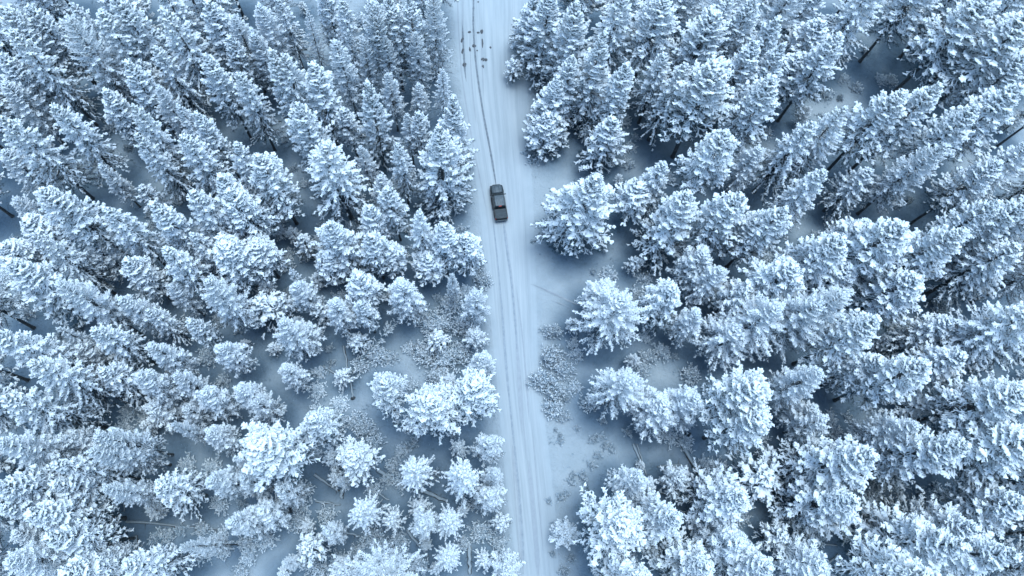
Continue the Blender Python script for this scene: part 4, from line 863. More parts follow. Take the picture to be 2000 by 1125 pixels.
 (22.77, 87.1, 18.3, 3.73, 'P', 'broad snow-clumped pine cut by the top edge, sixteenth from the left', 'snow clumped pines of the forest'),
 (-6.48, 87.51, 21.4, 3.69, 'P', 'tall snow-clumped pine cut by the top edge, thirteenth from the left', 'snow clumped pines of the forest'),
 (33.89, 81.81, 19.6, 3.91, 'P', 'broad snow-clumped pine cut by the top edge, fourteenth from the right', 'snow clumped pines of the forest'),
 (77.49, 0.18, 17.1, 3.97, 'S', 'broad pointed snowy spruce cut by the right edge, second from the bottom', 'snowy spruces of the forest'),
 (85.76, 92.82, 17.4, 3.8, 'S', 'broad pointed snowy spruce cut by the top edge, fourth from the right', 'snowy spruces of the forest'),
 (78.62, 42.2, 24.5, 4.23, 'S', 'tall pointed snowy spruce cut by the right edge, tenth from the top', 'snowy spruces of the forest'),
 (16.56, 82.12, 24.9, 3.95, 'P', 'tall snow-clumped pine cut by the top edge, fifteenth from the left', 'snow clumped pines of the forest'),
 (-8.5, -4.35, 24.8, 4.18, 'F', 'tall finely frosted larch cut by the bottom edge, first from the left', 'frosted larches of the forest'),
]      # x, y, height, crown radius, kind, label, group

# ------------------------------------------------------------------ terrain, road, tracks
ROAD_L = np.array([(15.18, -60.0), (7.68, -5.22), (6.41, 3.02), (5.6, 9.98), (4.9, 17.28), (4.16, 24.96), (3.3, 33.05), (2.47, 41.57), (1.35, 50.55), (0.0, 60.04), (-1.7, 70.07), (-3.04, 80.73), (-4.19, 92.06), (-14.15, 180.0)])      # left and right edge, metres, running away from the camera
ROAD_R = np.array([(16.46, -60.0), (12.98, -5.24), (12.6, 3.04), (12.01, 10.02), (11.08, 17.36), (10.42, 25.07), (10.36, 33.2), (10.22, 41.78), (10.06, 50.85), (9.73, 60.44), (9.37, 70.6), (9.46, 81.41), (9.73, 92.92), (11.13, 180.0)])

def road_x(y):
    ys = ROAD_L[:, 1]
    return np.interp(y, ys, ROAD_L[:, 0]), np.interp(y, ROAD_R[:, 1], ROAD_R[:, 0])

_wav = [(rng.uniform(.02, .35), rng.uniform(0, 6.28), rng.uniform(0, 6.28)) for _ in range(40)]
def relief(x, y):
    z = 0
    for f, a, p in _wav:
        z = z + (0.045 / (f + .12) ** .75) * np.sin((x * math.cos(a) + y * math.sin(a)) * f * 2 * math.pi + p) * .30
    return z
def ground_z(x, y):
    x = np.asarray(x, float); y = np.asarray(y, float)
    xl, xr = road_x(y)
    d = np.maximum(xl - 0.3 - x, x - xr - 0.3)
    f = np.clip(d / 5.0, 0, 1); f = f * f * (3 - 2 * f)
    return f * relief(x, y)

def axis_coords(lo, hi, step, far):
    inner = np.arange(lo, hi + 1e-6, step)
    out = []; s = step; v = hi
    while v < far:
        s *= 1.5; v += s; out.append(v)
    out2 = []; s = step; v = lo
    while v > -far:
        s *= 1.5; v -= s; out2.append(v)
    return np.array(out2[::-1] + list(inner) + out)
gx = axis_coords(-95, 120, .7, 2500); gy = axis_coords(-16, 112, .7, 2500)
X, Y = np.meshgrid(gx, gy)
inner = (np.abs(X) < 200) & (np.abs(Y) < 200)
Zg = np.where(inner, ground_z(X, Y), 0.0)
xl, xr = road_x(Y)
drd = np.maximum(xl - X, X - xr)
Zg = np.where(drd < -0.4, Zg - 0.05, Zg)
nx, ny = len(gx), len(gy)
ii = np.arange(nx * ny).reshape(ny, nx)
a, b_, c, d = ii[:-1, :-1].ravel(), ii[:-1, 1:].ravel(), ii[1:, 1:].ravel(), ii[1:, :-1].ravel()
T = np.concatenate([np.stack([a, b_, c], 1), np.stack([a, c, d], 1)])
gme = mesh_tris('ground', np.stack([X.ravel(), Y.ravel(), Zg.ravel()], 1), T, M['ground'], True)
at_ = gme.attributes.new("shade_litter", 'FLOAT', 'POINT')
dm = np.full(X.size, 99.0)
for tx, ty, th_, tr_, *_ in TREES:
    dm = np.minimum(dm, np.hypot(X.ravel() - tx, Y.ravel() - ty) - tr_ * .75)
shade_litter_w = np.clip(1 - (dm - .4) / 3.6, 0, 1) * np.clip((drd.ravel() - .3) / 3, 0, 1)  # mask near crowns: litter specks plus canopy shade painted into the snow
at_.data.foreach_set("value", shade_litter_w.astype(np.float32))
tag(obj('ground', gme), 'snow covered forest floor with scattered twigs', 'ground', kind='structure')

# road sheet
ry = np.arange(-40, 175, .8); ncol = 56
xl, xr = road_x(ry)
RV = []; UVs = []
prof = np.convolve(rng.normal(0, 1, ncol + 8), np.ones(3) / 3, 'same')[4:-4] * 0.016
for j, y in enumerate(ry):
    for i in range(ncol):
        u = i / (ncol - 1)
        x = xl[j] - .3 + (xr[j] - xl[j] + .6) * u
        edge = min(u, 1 - u)
        z = 0.012 + prof[i] * min(1, edge * 12) - (0.10 if edge == 0 else 0)
        RV.append((x, y, z)); UVs.append((u * 9.0, y))
ii = np.arange(len(ry) * ncol).reshape(len(ry), ncol)
a, b_, c, d = ii[:-1, :-1].ravel(), ii[:-1, 1:].ravel(), ii[1:, 1:].ravel(), ii[1:, :-1].ravel()
T = np.concatenate([np.stack([a, b_, c], 1), np.stack([a, c, d], 1)])
rme = mesh_tris('road', RV, T, M['road'], True)
ea = rme.attributes.new("edge", 'FLOAT', 'POINT')
eu = np.tile(np.linspace(0, 1, ncol), len(ry)); ea.data.foreach_set("value", np.clip((np.minimum(eu, 1 - eu) - .02) * 5.5, 0, 1).astype(np.float32))
uvl = rme.uv_layers.new(name="UVMap")
uvl.data.foreach_set("uv", np.array(UVs, np.float32)[T.ravel()].ravel())
tag(obj('road', rme), 'straight forest road packed with snow', 'road', kind='structure')

def smooth_path(pts, step=.5):
    pts = np.asarray(pts, float)
    for _ in range(2):
        q = pts[:-1] * .75 + pts[1:] * .25; w_ = pts[:-1] * .25 + pts[1:] * .75
        pts = np.concatenate([pts[:1], np.stack([q, w_], 1).reshape(-1, 2), pts[-1:]])
    sl = np.concatenate([[0], np.cumsum(np.linalg.norm(np.diff(pts, axis=0), axis=1))])
    s = np.arange(0, sl[-1], step)
    return np.stack([np.interp(s, sl, pts[:, 0]), np.interp(s, sl, pts[:, 1])], 1)
for ti, (wid, kind, pts) in enumerate([
 (0.55, 1, [(6.78, 12.14), (7.43, 7.87), (7.85, 3.03), (8.11, -0.99), (8.23, -5.22)]),
 (0.5, 1, [(9.13, 10.0), (9.53, 5.78), (9.84, 1.68), (10.15, -2.31), (10.39, -5.55)]),
 (0.4, 1, [(5.37, 47.74), (6.21, 40.79), (6.78, 36.49), (7.1, 32.3), (7.48, 26.61), (7.77, 20.35), (8.19, 13.61)]),
 (0.32, 2, [(-0.5, 99.5), (-0.36, 92.3), (-0.35, 87.07), (-0.08, 82.56), (0.37, 77.62), (1.09, 72.3), (1.97, 66.63), (2.99, 61.15), (3.9, 55.54), (4.17, 53.27)]),
 (0.34, 2, [(-2.3, 87.53), (-2.11, 83.56), (-1.84, 79.69), (-1.58, 76.44), (-1.26, 74.2)]),
 (0.22, 1, [(-3.55, 99.3), (-3.2, 89.78), (-2.74, 82.97), (-2.09, 75.34), (-0.95, 68.04), (0.24, 61.04), (1.63, 54.32), (2.53, 49.67)]),
 (0.22, 1, [(-2.41, 99.37), (-2.21, 87.53), (-2.16, 85.25)]),
 (0.28, 4, [(5.12, 49.29), (5.29, 47.74), (5.63, 44.31), (6.13, 40.79), (6.7, 36.49), (7.02, 32.3), (7.33, 29.02), (7.48, 25.81)]),
 (0.24, 4, [(3.45, 49.24), (3.63, 47.69), (4.08, 43.82), (4.52, 39.88), (4.95, 35.18), (5.2, 31.43), (5.54, 26.57), (5.86, 22.64), (6.32, 18.05)]),
 (0.28, 4, [(4.86, 36.45), (5.2, 32.26), (5.53, 28.18), (5.85, 24.2), (6.17, 20.33), (6.55, 16.55), (6.85, 13.6), (7.22, 10.71), (7.57, 7.16), (7.92, 3.03), (8.19, -0.99), (8.31, -3.94)]),
 (0.2, 1, [(7.34, 36.51), (7.96, 31.49), (8.49, 26.63), (8.91, 20.37), (9.25, 15.1)]),
 (0.26, 1, [(8.91, 10.0), (9.31, 5.78), (9.63, 1.68), (9.94, -2.31), (10.18, -5.55)]),
 (0.16, 1, [(7.71, 25.82), (8.08, 21.12), (8.35, 15.83), (8.76, 10.0)]),
 (0.16, 1, [(6.7, 12.87), (6.99, 7.16), (7.34, 2.35), (7.69, -2.31), (7.95, -5.22)]),
 (0.16, 1, [(9.69, 14.36), (10.01, 10.01), (10.33, 5.78), (10.7, 1.68), (11.0, -2.31)]),
 (0.16, 1, [(-0.87, 85.33), (-0.78, 80.85), (-0.26, 73.29), (0.58, 66.06)]),
 (0.16, 1, [(1.17, 84.31), (1.45, 77.68), (1.81, 71.29)]),
 (0.22, 3, [(9.6, 36.99), (11.52, 36.27), (13.52, 35.38), (15.51, 34.49), (17.58, 33.61)]),
 (0.18, 3, [(9.92, 37.0), (11.92, 36.02), (13.92, 35.13), (15.91, 34.25), (17.73, 33.36)]),
 (0.16, 1, [(12.78, 34.35), (14.29, 33.88), (15.88, 33.16)]),
]):
    p = smooth_path(pts, .4)
    tn = unit(np.gradient(p, axis=0)); nrm = np.stack([-tn[:, 1], tn[:, 0]], 1)
    N = len(p); e = np.minimum(np.arange(N), np.arange(N)[::-1]) / 6.0
    hw = wid / 2 * np.clip(e, .15, 1) * (1 + rng.uniform(-.18, .18, N))
    zc = (ground_z(p[:, 0], p[:, 1]) if kind == 3 else 0) + 0.046 + 0.0015 * ti
    Vv = np.concatenate([np.column_stack([p + nrm * (hw * f)[:, None], np.full(N, 0) + zc]) for f in (-1, 0, 1)])
    Tt = []
    for r_ in range(2):
        for i in range(N - 1):
            a, b_ = r_ * N + i, r_ * N + i + 1
            Tt += [(a, b_, b_ + N), (a, b_ + N, a + N)]
    tag(obj('tyre_track', mesh_tris('tyre_track', Vv, Tt, M['track%d' % kind], True)), 'tyre track pressed into the snowy road', 'tyre track', kind='structure')

# ------------------------------------------------------------------ trees
def pick(kind, h, r, i):
    c = sorted((abs(math.log(r / p[2])) * 1.3 + abs(math.log(h / p[1])), q) for q, p in enumerate(PROTOS) if p[0] == kind)
    if len(c) > 1 and c[1][0] < c[0][0] + .25 and i % 2: return PROTOS[c[1][1]]
    return PROTOS[c[0][1]]
NAME = {'P': 'pine_tree', 'Q': 'pine_tree', 'R': 'pine_tree', 'S': 'spruce_tree', 'F': 'larch_tree', 'L': 'fir_tree'}
rt = random.Random(5)
for i, (x, y, h, r, kind, label, group) in enumerate(TREES):
    pk, ph_, pr, (mt, mc, ms) = pick(kind, h, r, i)
    root = bpy.data.objects.new(NAME[kind], None)
    COL.objects.link(root)
    root.empty_display_size = .5
    root.location = (x, y, float(ground_z(x, y)) - .05)
    root.rotation_euler = (rt.uniform(-.02, .02), rt.uniform(-.02, .02), rt.uniform(0, 6.28))
    s = r / pr
    root.scale = (s, s, h / ph_)
    tag(root, label, 'tree', group)
    obj('trunk', mt, root)
    cr = obj('crown', mc, root)
    tag(obj('snow', ms, cr), kind='stuff')

# ------------------------------------------------------------------ bushes
def make_bush(seed, r, h, nst):
    rs = np.random.default_rng(seed)
    P = []; D = []; L = []; A = []; B = []
    for i in range(nst):
        az = rs.uniform(0, 6.28); el = rs.uniform(.25, 1.45)
        base = np.array([rs.normal(0, r * .22), rs.normal(0, r * .22), -.05])
        ln = rs.uniform(.6, 1.05)
        d = np.array([math.cos(az) * math.cos(el) * r, math.sin(az) * math.cos(el) * r, math.sin(el) * h]) * ln
        A.append(base); B.append(base + d)
        for q in range(7):
            u = rs.uniform(.3, 1.0)
            p = base + d * u + np.array([0, 0, -.12 * u * u * r])
            dd = unit(unit(d) + rs.normal(0, .75, 3))
            P.append(p); D.append(dd); L.append(rs.uniform(.18, .42) * r ** .6)
    P = np.array(P); D = np.array(D); L = np.array(L); W = np.full(len(P), .035 * r ** .5)
    A = np.array(A); B = np.array(B)
    g = Geo()
    g.add(*limbs_mesh(A, B, np.full(len(A), .02), np.full(len(A), .008)))
    g.add(*limbs_mesh(P, P + D * L[:, None], np.full(len(P), .010), np.full(len(P), .005)))
    g.add(*needles_mesh(P, D, L, W, rs, 5, .16, .05, 0.0))
    tw = g.mesh('twigs', M['scrub'])
    keep = rs.random(len(P)) < .7
    V, T = lobes_mesh(P[keep], D[keep], L[keep], W[keep] * rs.uniform(.9, 1.7, keep.sum()), rs, 4, rad=(.8, 1.0), at_=(.15, .7), flat=.8, lift=.5)
    return tw, mesh_tris('snow', V, T, M['snow'], True)
BUSH_PROTO = [(r, h, make_bush(300 + i, r, h, n_)) for i, (r, h, n_) in enumerate([(.8, .8, 45), (1.2, 1.2, 70), (1.5, 1.8, 110), (2.1, 2.5, 190), (2.0, 2.4, 170)])]
for i, (x, y, r, h, label, group) in enumerate([
 (-4.98, 29.59, 2.3, 2.6, 'large grey frosted bush, fourth bush left of the road, level with the leaning deadwood', 'frosted bushes on the forest floor'),
 (-2.76, 32.91, 2.0, 2.4, 'large grey frosted bush, third bush left of the road, level with the side lane', 'frosted bushes on the forest floor'),
 (-0.72, 29.68, 1.9, 2.4, 'large grey frosted bush, first bush left of the road, level with the leaning deadwood', 'frosted bushes on the forest floor'),
 (-5.97, 25.58, 2.2, 2.6, 'large grey frosted bush, fifth bush left of the road, level with the leaning deadwood', 'frosted bushes on the forest floor'),
 (-3.28, 24.84, 2.4, 2.8, 'large grey frosted bush, third bush left of the road, level with the leaning deadwood', 'frosted bushes on the forest floor'),
 (-1.0, 25.67, 2.0, 2.6, 'large grey frosted bush, second bush left of the road, level with the leaning deadwood', 'frosted bushes on the forest floor'),
 (-4.32, 22.1, 1.8, 2.0, 'large grey frosted bush, first bush left of the road, level with the roadside bushes', 'frosted bushes on the forest floor'),
 (-7.0, 31.58, 1.8, 2.2, 'large grey frosted bush, sixth bush left of the road, level with the leaning deadwood', 'frosted bushes on the forest floor'),
 (-13.52, 25.06, 1.9, 2.2, 'large grey frosted bush, ninth bush left of the road, level with the leaning deadwood', 'frosted bushes on the forest floor'),
 (-15.66, 23.47, 1.4, 1.6, 'medium grey frosted bush, tenth bush left of the road, level with the leaning deadwood', 'frosted bushes on the forest floor'),
 (12.83, 29.13, 1.5, 2.2, 'medium grey frosted bush, second bush right of the road, level with the leaning deadwood', 'frosted bushes on the forest floor'),
 (12.75, 25.11, 1.9, 3.0, 'large grey frosted bush, first bush right of the road, level with the leaning deadwood', 'frosted bushes on the forest floor'),
 (14.42, 23.16, 1.5, 2.4, 'medium grey frosted bush, fifth bush right of the road, level with the roadside bushes', 'frosted bushes on the forest floor'),
 (11.14, 21.55, 1.7, 2.6, 'medium grey frosted bush, first bush right of the road, level with the roadside bushes', 'frosted bushes on the forest floor'),
 (12.96, 20.04, 1.7, 2.6, 'medium grey frosted bush, third bush right of the road, level with the roadside bushes', 'frosted bushes on the forest floor'),
 (12.75, 17.37, 1.5, 2.0, 'medium grey frosted bush, second bush right of the road, level with the roadside bushes', 'frosted bushes on the forest floor'),
 (14.24, 16.26, 1.0, 1.4, 'medium grey frosted bush, fourth bush right of the road, level with the roadside bushes', 'frosted bushes on the forest floor'),
 (18.11, 18.19, 1.4, 1.6, 'medium grey frosted bush, eighth bush right of the road, level with the roadside bushes', 'frosted bushes on the forest floor'),
 (13.06, 14.39, 0.372, 0.42, 'small grey frosted bush, first bush right of the road, below the roadside bushes', 'frosted bushes on the forest floor'),
 (13.72, 13.59, 0.434, 0.48999999999999994, 'small grey frosted bush, third bush right of the road, below the roadside bushes', 'frosted bushes on the forest floor'),
 (13.78, 12.86, 0.62, 0.63, 'small grey frosted bush, second bush right of the road, below the roadside bushes', 'frosted bushes on the forest floor'),
 (16.16, 14.65, 0.434, 0.48999999999999994, 'small grey frosted bush, fifth bush right of the road, below the roadside bushes', 'frosted bushes on the forest floor'),
 (19.1, 10.86, 0.682, 0.77, 'small grey frosted bush, ninth bush right of the road, below the roadside bushes', 'frosted bushes on the forest floor'),
 (20.21, 12.18, 0.558, 0.63, 'small grey frosted bush, eleventh bush right of the road, below the roadside bushes', 'frosted bushes on the forest floor'),
 (21.16, 11.68, 0.744, 0.77, 'small grey frosted bush, twelfth bush right of the road, below the roadside bushes', 'frosted bushes on the forest floor'),
 (18.51, 13.04, 0.744, 0.7, 'small grey frosted bush, eighth bush right of the road, below the roadside bushes', 'frosted bushes on the forest floor'),
 (19.66, 13.42, 0.744, 0.7, 'small grey frosted bush, tenth bush right of the road, below the roadside bushes', 'frosted bushes on the forest floor'),
 (15.28, 8.05, 0.496, 0.5599999999999999, 'small grey frosted bush, fourth bush right of the road, below the roadside bushes', 'frosted bushes on the forest floor'),
 (15.18, 7.2, 0.682, 0.7, 'small grey frosted bush, fifth bush right of the road, near the bottom edge', 'frosted bushes on the forest floor'),
 (16.83, 7.92, 0.744, 0.9099999999999999, 'small grey frosted bush, sixth bush right of the road, below the roadside bushes', 'frosted bushes on the forest floor'),
 (13.73, 5.1, 0.682, 0.7, 'small grey frosted bush, third bush right of the road, near the bottom edge', 'frosted bushes on the forest floor'),
 (14.47, 5.52, 0.496, 0.5599999999999999, 'small grey frosted bush, fourth bush right of the road, near the bottom edge', 'frosted bushes on the forest floor'),
 (11.9, 4.47, 0.496, 0.5599999999999999, 'small grey frosted bush, first bush right of the road, near the bottom edge', 'frosted bushes on the forest floor'),
 (12.35, 1.41, 0.372, 0.42, 'small grey frosted bush, second bush right of the road, near the bottom edge', 'frosted bushes on the forest floor'),
 (14.73, -3.17, 0.682, 0.77, 'small grey frosted bush, third bush right of the road, bottom edge', 'frosted bushes on the forest floor'),
 (13.7, -4.73, 0.806, 0.84, 'small grey frosted bush, second bush right of the road, bottom edge', 'frosted bushes on the forest floor'),
 (12.27, -2.51, 0.434, 0.48999999999999994, 'small grey frosted bush, first bush right of the road, bottom edge', 'frosted bushes on the forest floor'),
 (18.14, 9.49, 0.682, 0.7, 'small grey frosted bush, seventh bush right of the road, below the roadside bushes', 'frosted bushes on the forest floor'),
 (-11.09, -0.98, 1.5, 1.6, 'medium grey frosted bush, ninth bush left of the road, bottom edge', 'frosted bushes on the forest floor'),
 (-9.41, -2.61, 1.6, 1.6, 'medium grey frosted bush, seventh bush left of the road, bottom edge', 'frosted bushes on the forest floor'),
 (-8.54, -0.85, 1.4, 1.4, 'medium grey frosted bush, sixth bush left of the road, bottom edge', 'frosted bushes on the forest floor'),
 (-9.87, -4.08, 1.6, 1.5, 'medium grey frosted bush, eighth bush left of the road, bottom edge', 'frosted bushes on the forest floor'),
 (-12.73, -0.2, 1.4, 1.4, 'medium grey frosted bush, tenth bush left of the road, bottom edge', 'frosted bushes on the forest floor'),
 (-14.11, -1.95, 1.2, 1.2, 'medium grey frosted bush, eleventh bush left of the road, bottom edge', 'frosted bushes on the forest floor'),
 (-5.77, -3.9, 1.3, 1.2, 'medium grey frosted bush, fourth bush left of the road, bottom edge', 'frosted bushes on the forest floor'),
 (-7.1, -4.73, 1.4, 1.4, 'medium grey frosted bush, fifth bush left of the road, bottom edge', 'frosted bushes on the forest floor'),
 (-22.28, 6.0, 1.7, 1.8, 'medium grey frosted bush, fifth bush left of the road, near the bottom edge', 'frosted bushes on the forest floor'),
 (-22.51, 1.64, 1.5, 1.6, 'medium grey frosted bush, seventh bush left of the road, near the bottom edge', 'frosted bushes on the forest floor'),
 (-18.62, 2.64, 1.3, 1.2, 'medium grey frosted bush, fourth bush left of the road, near the bottom edge', 'frosted bushes on the forest floor'),
 (-19.98, -3.23, 1.6, 1.7, 'medium grey frosted bush, fourteenth bush left of the road, bottom edge', 'frosted bushes on the forest floor'),
 (-18.63, -4.69, 1.3, 1.2, 'medium grey frosted bush, thirteenth bush left of the road, bottom edge', 'frosted bushes on the forest floor'),
 (-22.21, 3.97, 1.3, 1.4, 'medium grey frosted bush, sixth bush left of the road, near the bottom edge', 'frosted bushes on the forest floor'),
 (27.22, 25.35, 1.5, 1.8, 'medium grey frosted bush, sixth bush right of the road, level with the leaning deadwood', 'frosted bushes on the forest floor'),
 (29.51, 26.19, 1.4, 1.6, 'medium grey frosted bush, seventh bush right of the road, level with the leaning deadwood', 'frosted bushes on the forest floor'),
 (26.53, 23.35, 1.2, 1.4, 'medium grey frosted bush, tenth bush right of the road, level with the roadside bushes', 'frosted bushes on the forest floor'),
 (33.59, 22.66, 1.5, 1.6, 'medium grey frosted bush, twelfth bush right of the road, level with the roadside bushes', 'frosted bushes on the forest floor'),
 (63.9, 74.8, 1.2, 1.4, 'medium grey frosted bush, third bush right of the road, midway above the pickup', 'frosted bushes on the forest floor'),
 (69.47, 76.5, 1.1, 1.3, 'medium grey frosted bush, second bush right of the road, just below the road dirt', 'frosted bushes on the forest floor'),
 (10.4, 58.99, 1.2, 1.2, 'medium grey frosted bush, second bush right of the road, just above the pickup', 'frosted bushes on the forest floor'),
 (9.29, 60.42, 0.9, 0.9, 'small grey frosted bush, first bush right of the road, just above the pickup', 'frosted bushes on the forest floor'),
 (2.13, 37.06, 1.4, 1.8, 'medium grey frosted bush, first bush left of the road, level with the side lane', 'frosted bushes on the forest floor'),
 (1.44, 40.23, 1.2, 1.4, 'medium grey frosted bush, first bush left of the road, just below the pickup', 'frosted bushes on the forest floor'),
 (-13.01, 11.98, 1.7, 2.0, 'medium grey frosted bush, ninth bush left of the road, below the roadside bushes', 'frosted bushes on the forest floor'),
 (-14.24, 14.13, 1.6, 1.8, 'medium grey frosted bush, tenth bush left of the road, below the roadside bushes', 'frosted bushes on the forest floor'),
 (-15.41, 15.21, 1.5, 1.7, 'medium grey frosted bush, third bush left of the road, level with the roadside bushes', 'frosted bushes on the forest floor'),
 (-18.28, 14.82, 1.5, 1.6, 'medium grey frosted bush, twelfth bush left of the road, below the roadside bushes', 'frosted bushes on the forest floor'),
 (2.46, 0.33, 1.6, 2.0, 'medium grey frosted bush, second bush left of the road, bottom edge', 'frosted bushes on the forest floor'),
 (2.04, 4.03, 1.6, 2.2, 'medium grey frosted bush, first bush left of the road, near the bottom edge', 'frosted bushes on the forest floor'),
 (0.02, -0.99, 1.1, 1.1, 'medium grey frosted bush, third bush left of the road, bottom edge', 'frosted bushes on the forest floor'),
 (4.94, -0.99, 1.1, 1.2, 'medium grey frosted bush, first bush left of the road, bottom edge', 'frosted bushes on the forest floor'),
 (59.1, 5.97, 1.9, 2.2, 'large grey frosted bush, ninth bush right of the road, near the bottom edge', 'frosted bushes on the forest floor'),
 (58.0, 4.19, 1.6, 2.0, 'medium grey frosted bush, eighth bush right of the road, near the bottom edge', 'frosted bushes on the forest floor'),
 (60.47, 7.06, 1.3, 1.6, 'medium grey frosted bush, tenth bush right of the road, near the bottom edge', 'frosted bushes on the forest floor'),
 (61.54, 4.55, 1.0, 1.0, 'medium grey frosted bush, eleventh bush right of the road, near the bottom edge', 'frosted bushes on the forest floor'),
 (65.73, 4.21, 1.4, 1.4, 'medium grey frosted bush, fourteenth bush right of the road, near the bottom edge', 'frosted bushes on the forest floor'),
 (67.83, 3.15, 1.5, 1.4, 'medium grey frosted bush, sixteenth bush right of the road, near the bottom edge', 'frosted bushes on the forest floor'),
 (66.81, 5.64, 0.9, 0.9, 'small grey frosted bush, fifteenth bush right of the road, near the bottom edge', 'frosted bushes on the forest floor'),
 (63.51, 2.79, 0.8, 0.8, 'small grey frosted bush, thirteenth bush right of the road, near the bottom edge', 'frosted bushes on the forest floor'),
 (47.09, 0.0, 0.9, 0.9, 'small grey frosted bush, fifth bush right of the road, bottom edge', 'frosted bushes on the forest floor'),
 (48.38, -1.36, 0.9, 0.9, 'small grey frosted bush, sixth bush right of the road, bottom edge', 'frosted bushes on the forest floor'),
 (-25.21, 40.8, 1.3, 1.3, 'medium grey frosted bush, eighth bush left of the road, just below the pickup', 'frosted bushes on the forest floor'),
 (-23.9, 43.44, 1.2, 1.2, 'medium grey frosted bush, seventh bush left of the road, just below the pickup', 'frosted bushes on the forest floor'),
 (-30.09, 45.9, 1.2, 1.2, 'medium grey frosted bush, tenth bush left of the road, just below the pickup', 'frosted bushes on the forest floor'),
 (-28.14, 39.01, 1.4, 1.4, 'medium grey frosted bush, sixth bush left of the road, level with the side lane', 'frosted bushes on the forest floor'),
 (-43.53, 18.92, 1.2, 1.2, 'medium grey frosted bush, tenth bush left of the road, level with the roadside bushes', 'frosted bushes on the forest floor'),
 (-37.9, 24.26, 1.4, 1.4, 'medium grey frosted bush, sixteenth bush left of the road, level with the leaning deadwood', 'frosted bushes on the forest floor'),
 (-35.23, 20.89, 1.1, 1.1, 'medium grey frosted bush, eighth bush left of the road, level with the roadside bushes', 'frosted bushes on the forest floor'),
 (-39.65, 0.0, 1.3, 1.4, 'medium grey frosted bush, twenty-third bush left of the road, bottom edge', 'frosted bushes on the forest floor'),
 (-40.92, -0.32, 0.9, 0.9, 'small grey frosted bush, twenty-fourth bush left of the road, bottom edge', 'frosted bushes on the forest floor'),
 (-37.75, 0.65, 0.9, 0.9, 'small grey frosted bush, twenty-second bush left of the road, bottom edge', 'frosted bushes on the forest floor'),
 (-34.26, -2.56, 1.3, 1.2, 'medium grey frosted bush, twenty-first bush left of the road, bottom edge', 'frosted bushes on the forest floor'),
 (-31.69, -1.93, 1.1, 1.0, 'medium grey frosted bush, nineteenth bush left of the road, bottom edge', 'frosted bushes on the forest floor'),
 (-28.26, -2.57, 1.4, 1.3, 'medium grey frosted bush, sixteenth bush left of the road, bottom edge', 'frosted bushes on the forest floor'),
 (-29.13, -0.97, 1.1, 1.0, 'medium grey frosted bush, seventeenth bush left of the road, bottom edge', 'frosted bushes on the forest floor'),
 (-33.19, 3.94, 1.4, 1.3, 'medium grey frosted bush, ninth bush left of the road, near the bottom edge', 'frosted bushes on the forest floor'),
 (-26.48, -0.65, 1.4, 1.4, 'medium grey frosted bush, fifteenth bush left of the road, bottom edge', 'frosted bushes on the forest floor'),
 (36.5, 8.74, 1.6, 1.8, 'medium grey frosted bush, eighteenth bush right of the road, below the roadside bushes', 'frosted bushes on the forest floor'),
 (35.09, 9.81, 1.2, 1.2, 'medium grey frosted bush, seventeenth bush right of the road, below the roadside bushes', 'frosted bushes on the forest floor'),
 (26.38, 15.27, 0.9, 0.9, 'small grey frosted bush, fourteenth bush right of the road, below the roadside bushes', 'frosted bushes on the forest floor'),
 (39.11, 11.67, 1.1, 1.0, 'medium grey frosted bush, nineteenth bush right of the road, below the roadside bushes', 'frosted bushes on the forest floor'),
 (41.13, 12.42, 0.9, 0.9, 'small grey frosted bush, twentieth bush right of the road, below the roadside bushes', 'frosted bushes on the forest floor'),
 (26.87, 62.13, 1.0, 1.0, 'medium grey frosted bush, fourth bush right of the road, just above the pickup', 'frosted bushes on the forest floor'),
 (27.89, 64.19, 0.8, 0.8, 'small grey frosted bush, fifth bush right of the road, just above the pickup', 'frosted bushes on the forest floor'),
 (26.26, 59.11, 1.1, 1.0, 'medium grey frosted bush, third bush right of the road, just above the pickup', 'frosted bushes on the forest floor'),
 (43.13, 43.6, 1.2, 1.2, 'medium grey frosted bush, first bush right of the road, just below the pickup', 'frosted bushes on the forest floor'),
 (45.44, 45.03, 1.0, 1.0, 'medium grey frosted bush, second bush right of the road, just below the pickup', 'frosted bushes on the forest floor'),
 (-7.43, 12.42, 0.89, 1.25, 'small grey frosted bush, fifth bush left of the road, below the roadside bushes', 'frosted bushes on the forest floor'),
 (50.25, -0.3, 1.47, 0.71, 'medium grey frosted bush, seventh bush right of the road, bottom edge', 'frosted bushes on the forest floor'),
 (43.32, 23.25, 0.68, 0.98, 'small grey frosted bush, thirteenth bush right of the road, level with the roadside bushes', 'frosted bushes on the forest floor'),
 (-68.97, 42.06, 0.8, 0.67, 'small grey frosted bush, thirteenth bush left of the road, just below the pickup', 'frosted bushes on the forest floor'),
 (62.02, 69.99, 0.99, 1.05, 'small grey frosted bush, second bush right of the road, midway above the pickup', 'frosted bushes on the forest floor'),
 (-56.03, -1.4, 0.87, 0.63, 'small grey frosted bush, twenty-fifth bush left of the road, bottom edge', 'frosted bushes on the forest floor'),
 (-60.95, 19.07, 0.67, 1.11, 'small grey frosted bush, thirteenth bush left of the road, level with the roadside bushes', 'frosted bushes on the forest floor'),
 (-4.68, 34.26, 0.82, 0.69, 'small grey frosted bush, fourth bush left of the road, level with the side lane', 'frosted bushes on the forest floor'),
 (-20.29, 25.94, 0.65, 0.87, 'small grey frosted bush, thirteenth bush left of the road, level with the leaning deadwood', 'frosted bushes on the forest floor'),
 (-0.37, 35.23, 1.43, 1.08, 'medium grey frosted bush, second bush left of the road, level with the side lane', 'frosted bushes on the forest floor'),
 (-17.27, 43.87, 1.2, 1.3, 'medium grey frosted bush, fifth bush left of the road, just below the pickup', 'frosted bushes on the forest floor'),
 (-72.95, 54.6, 0.68, 1.3, 'small grey frosted bush, fourth bush left of the road, just above the pickup', 'frosted bushes on the forest floor'),
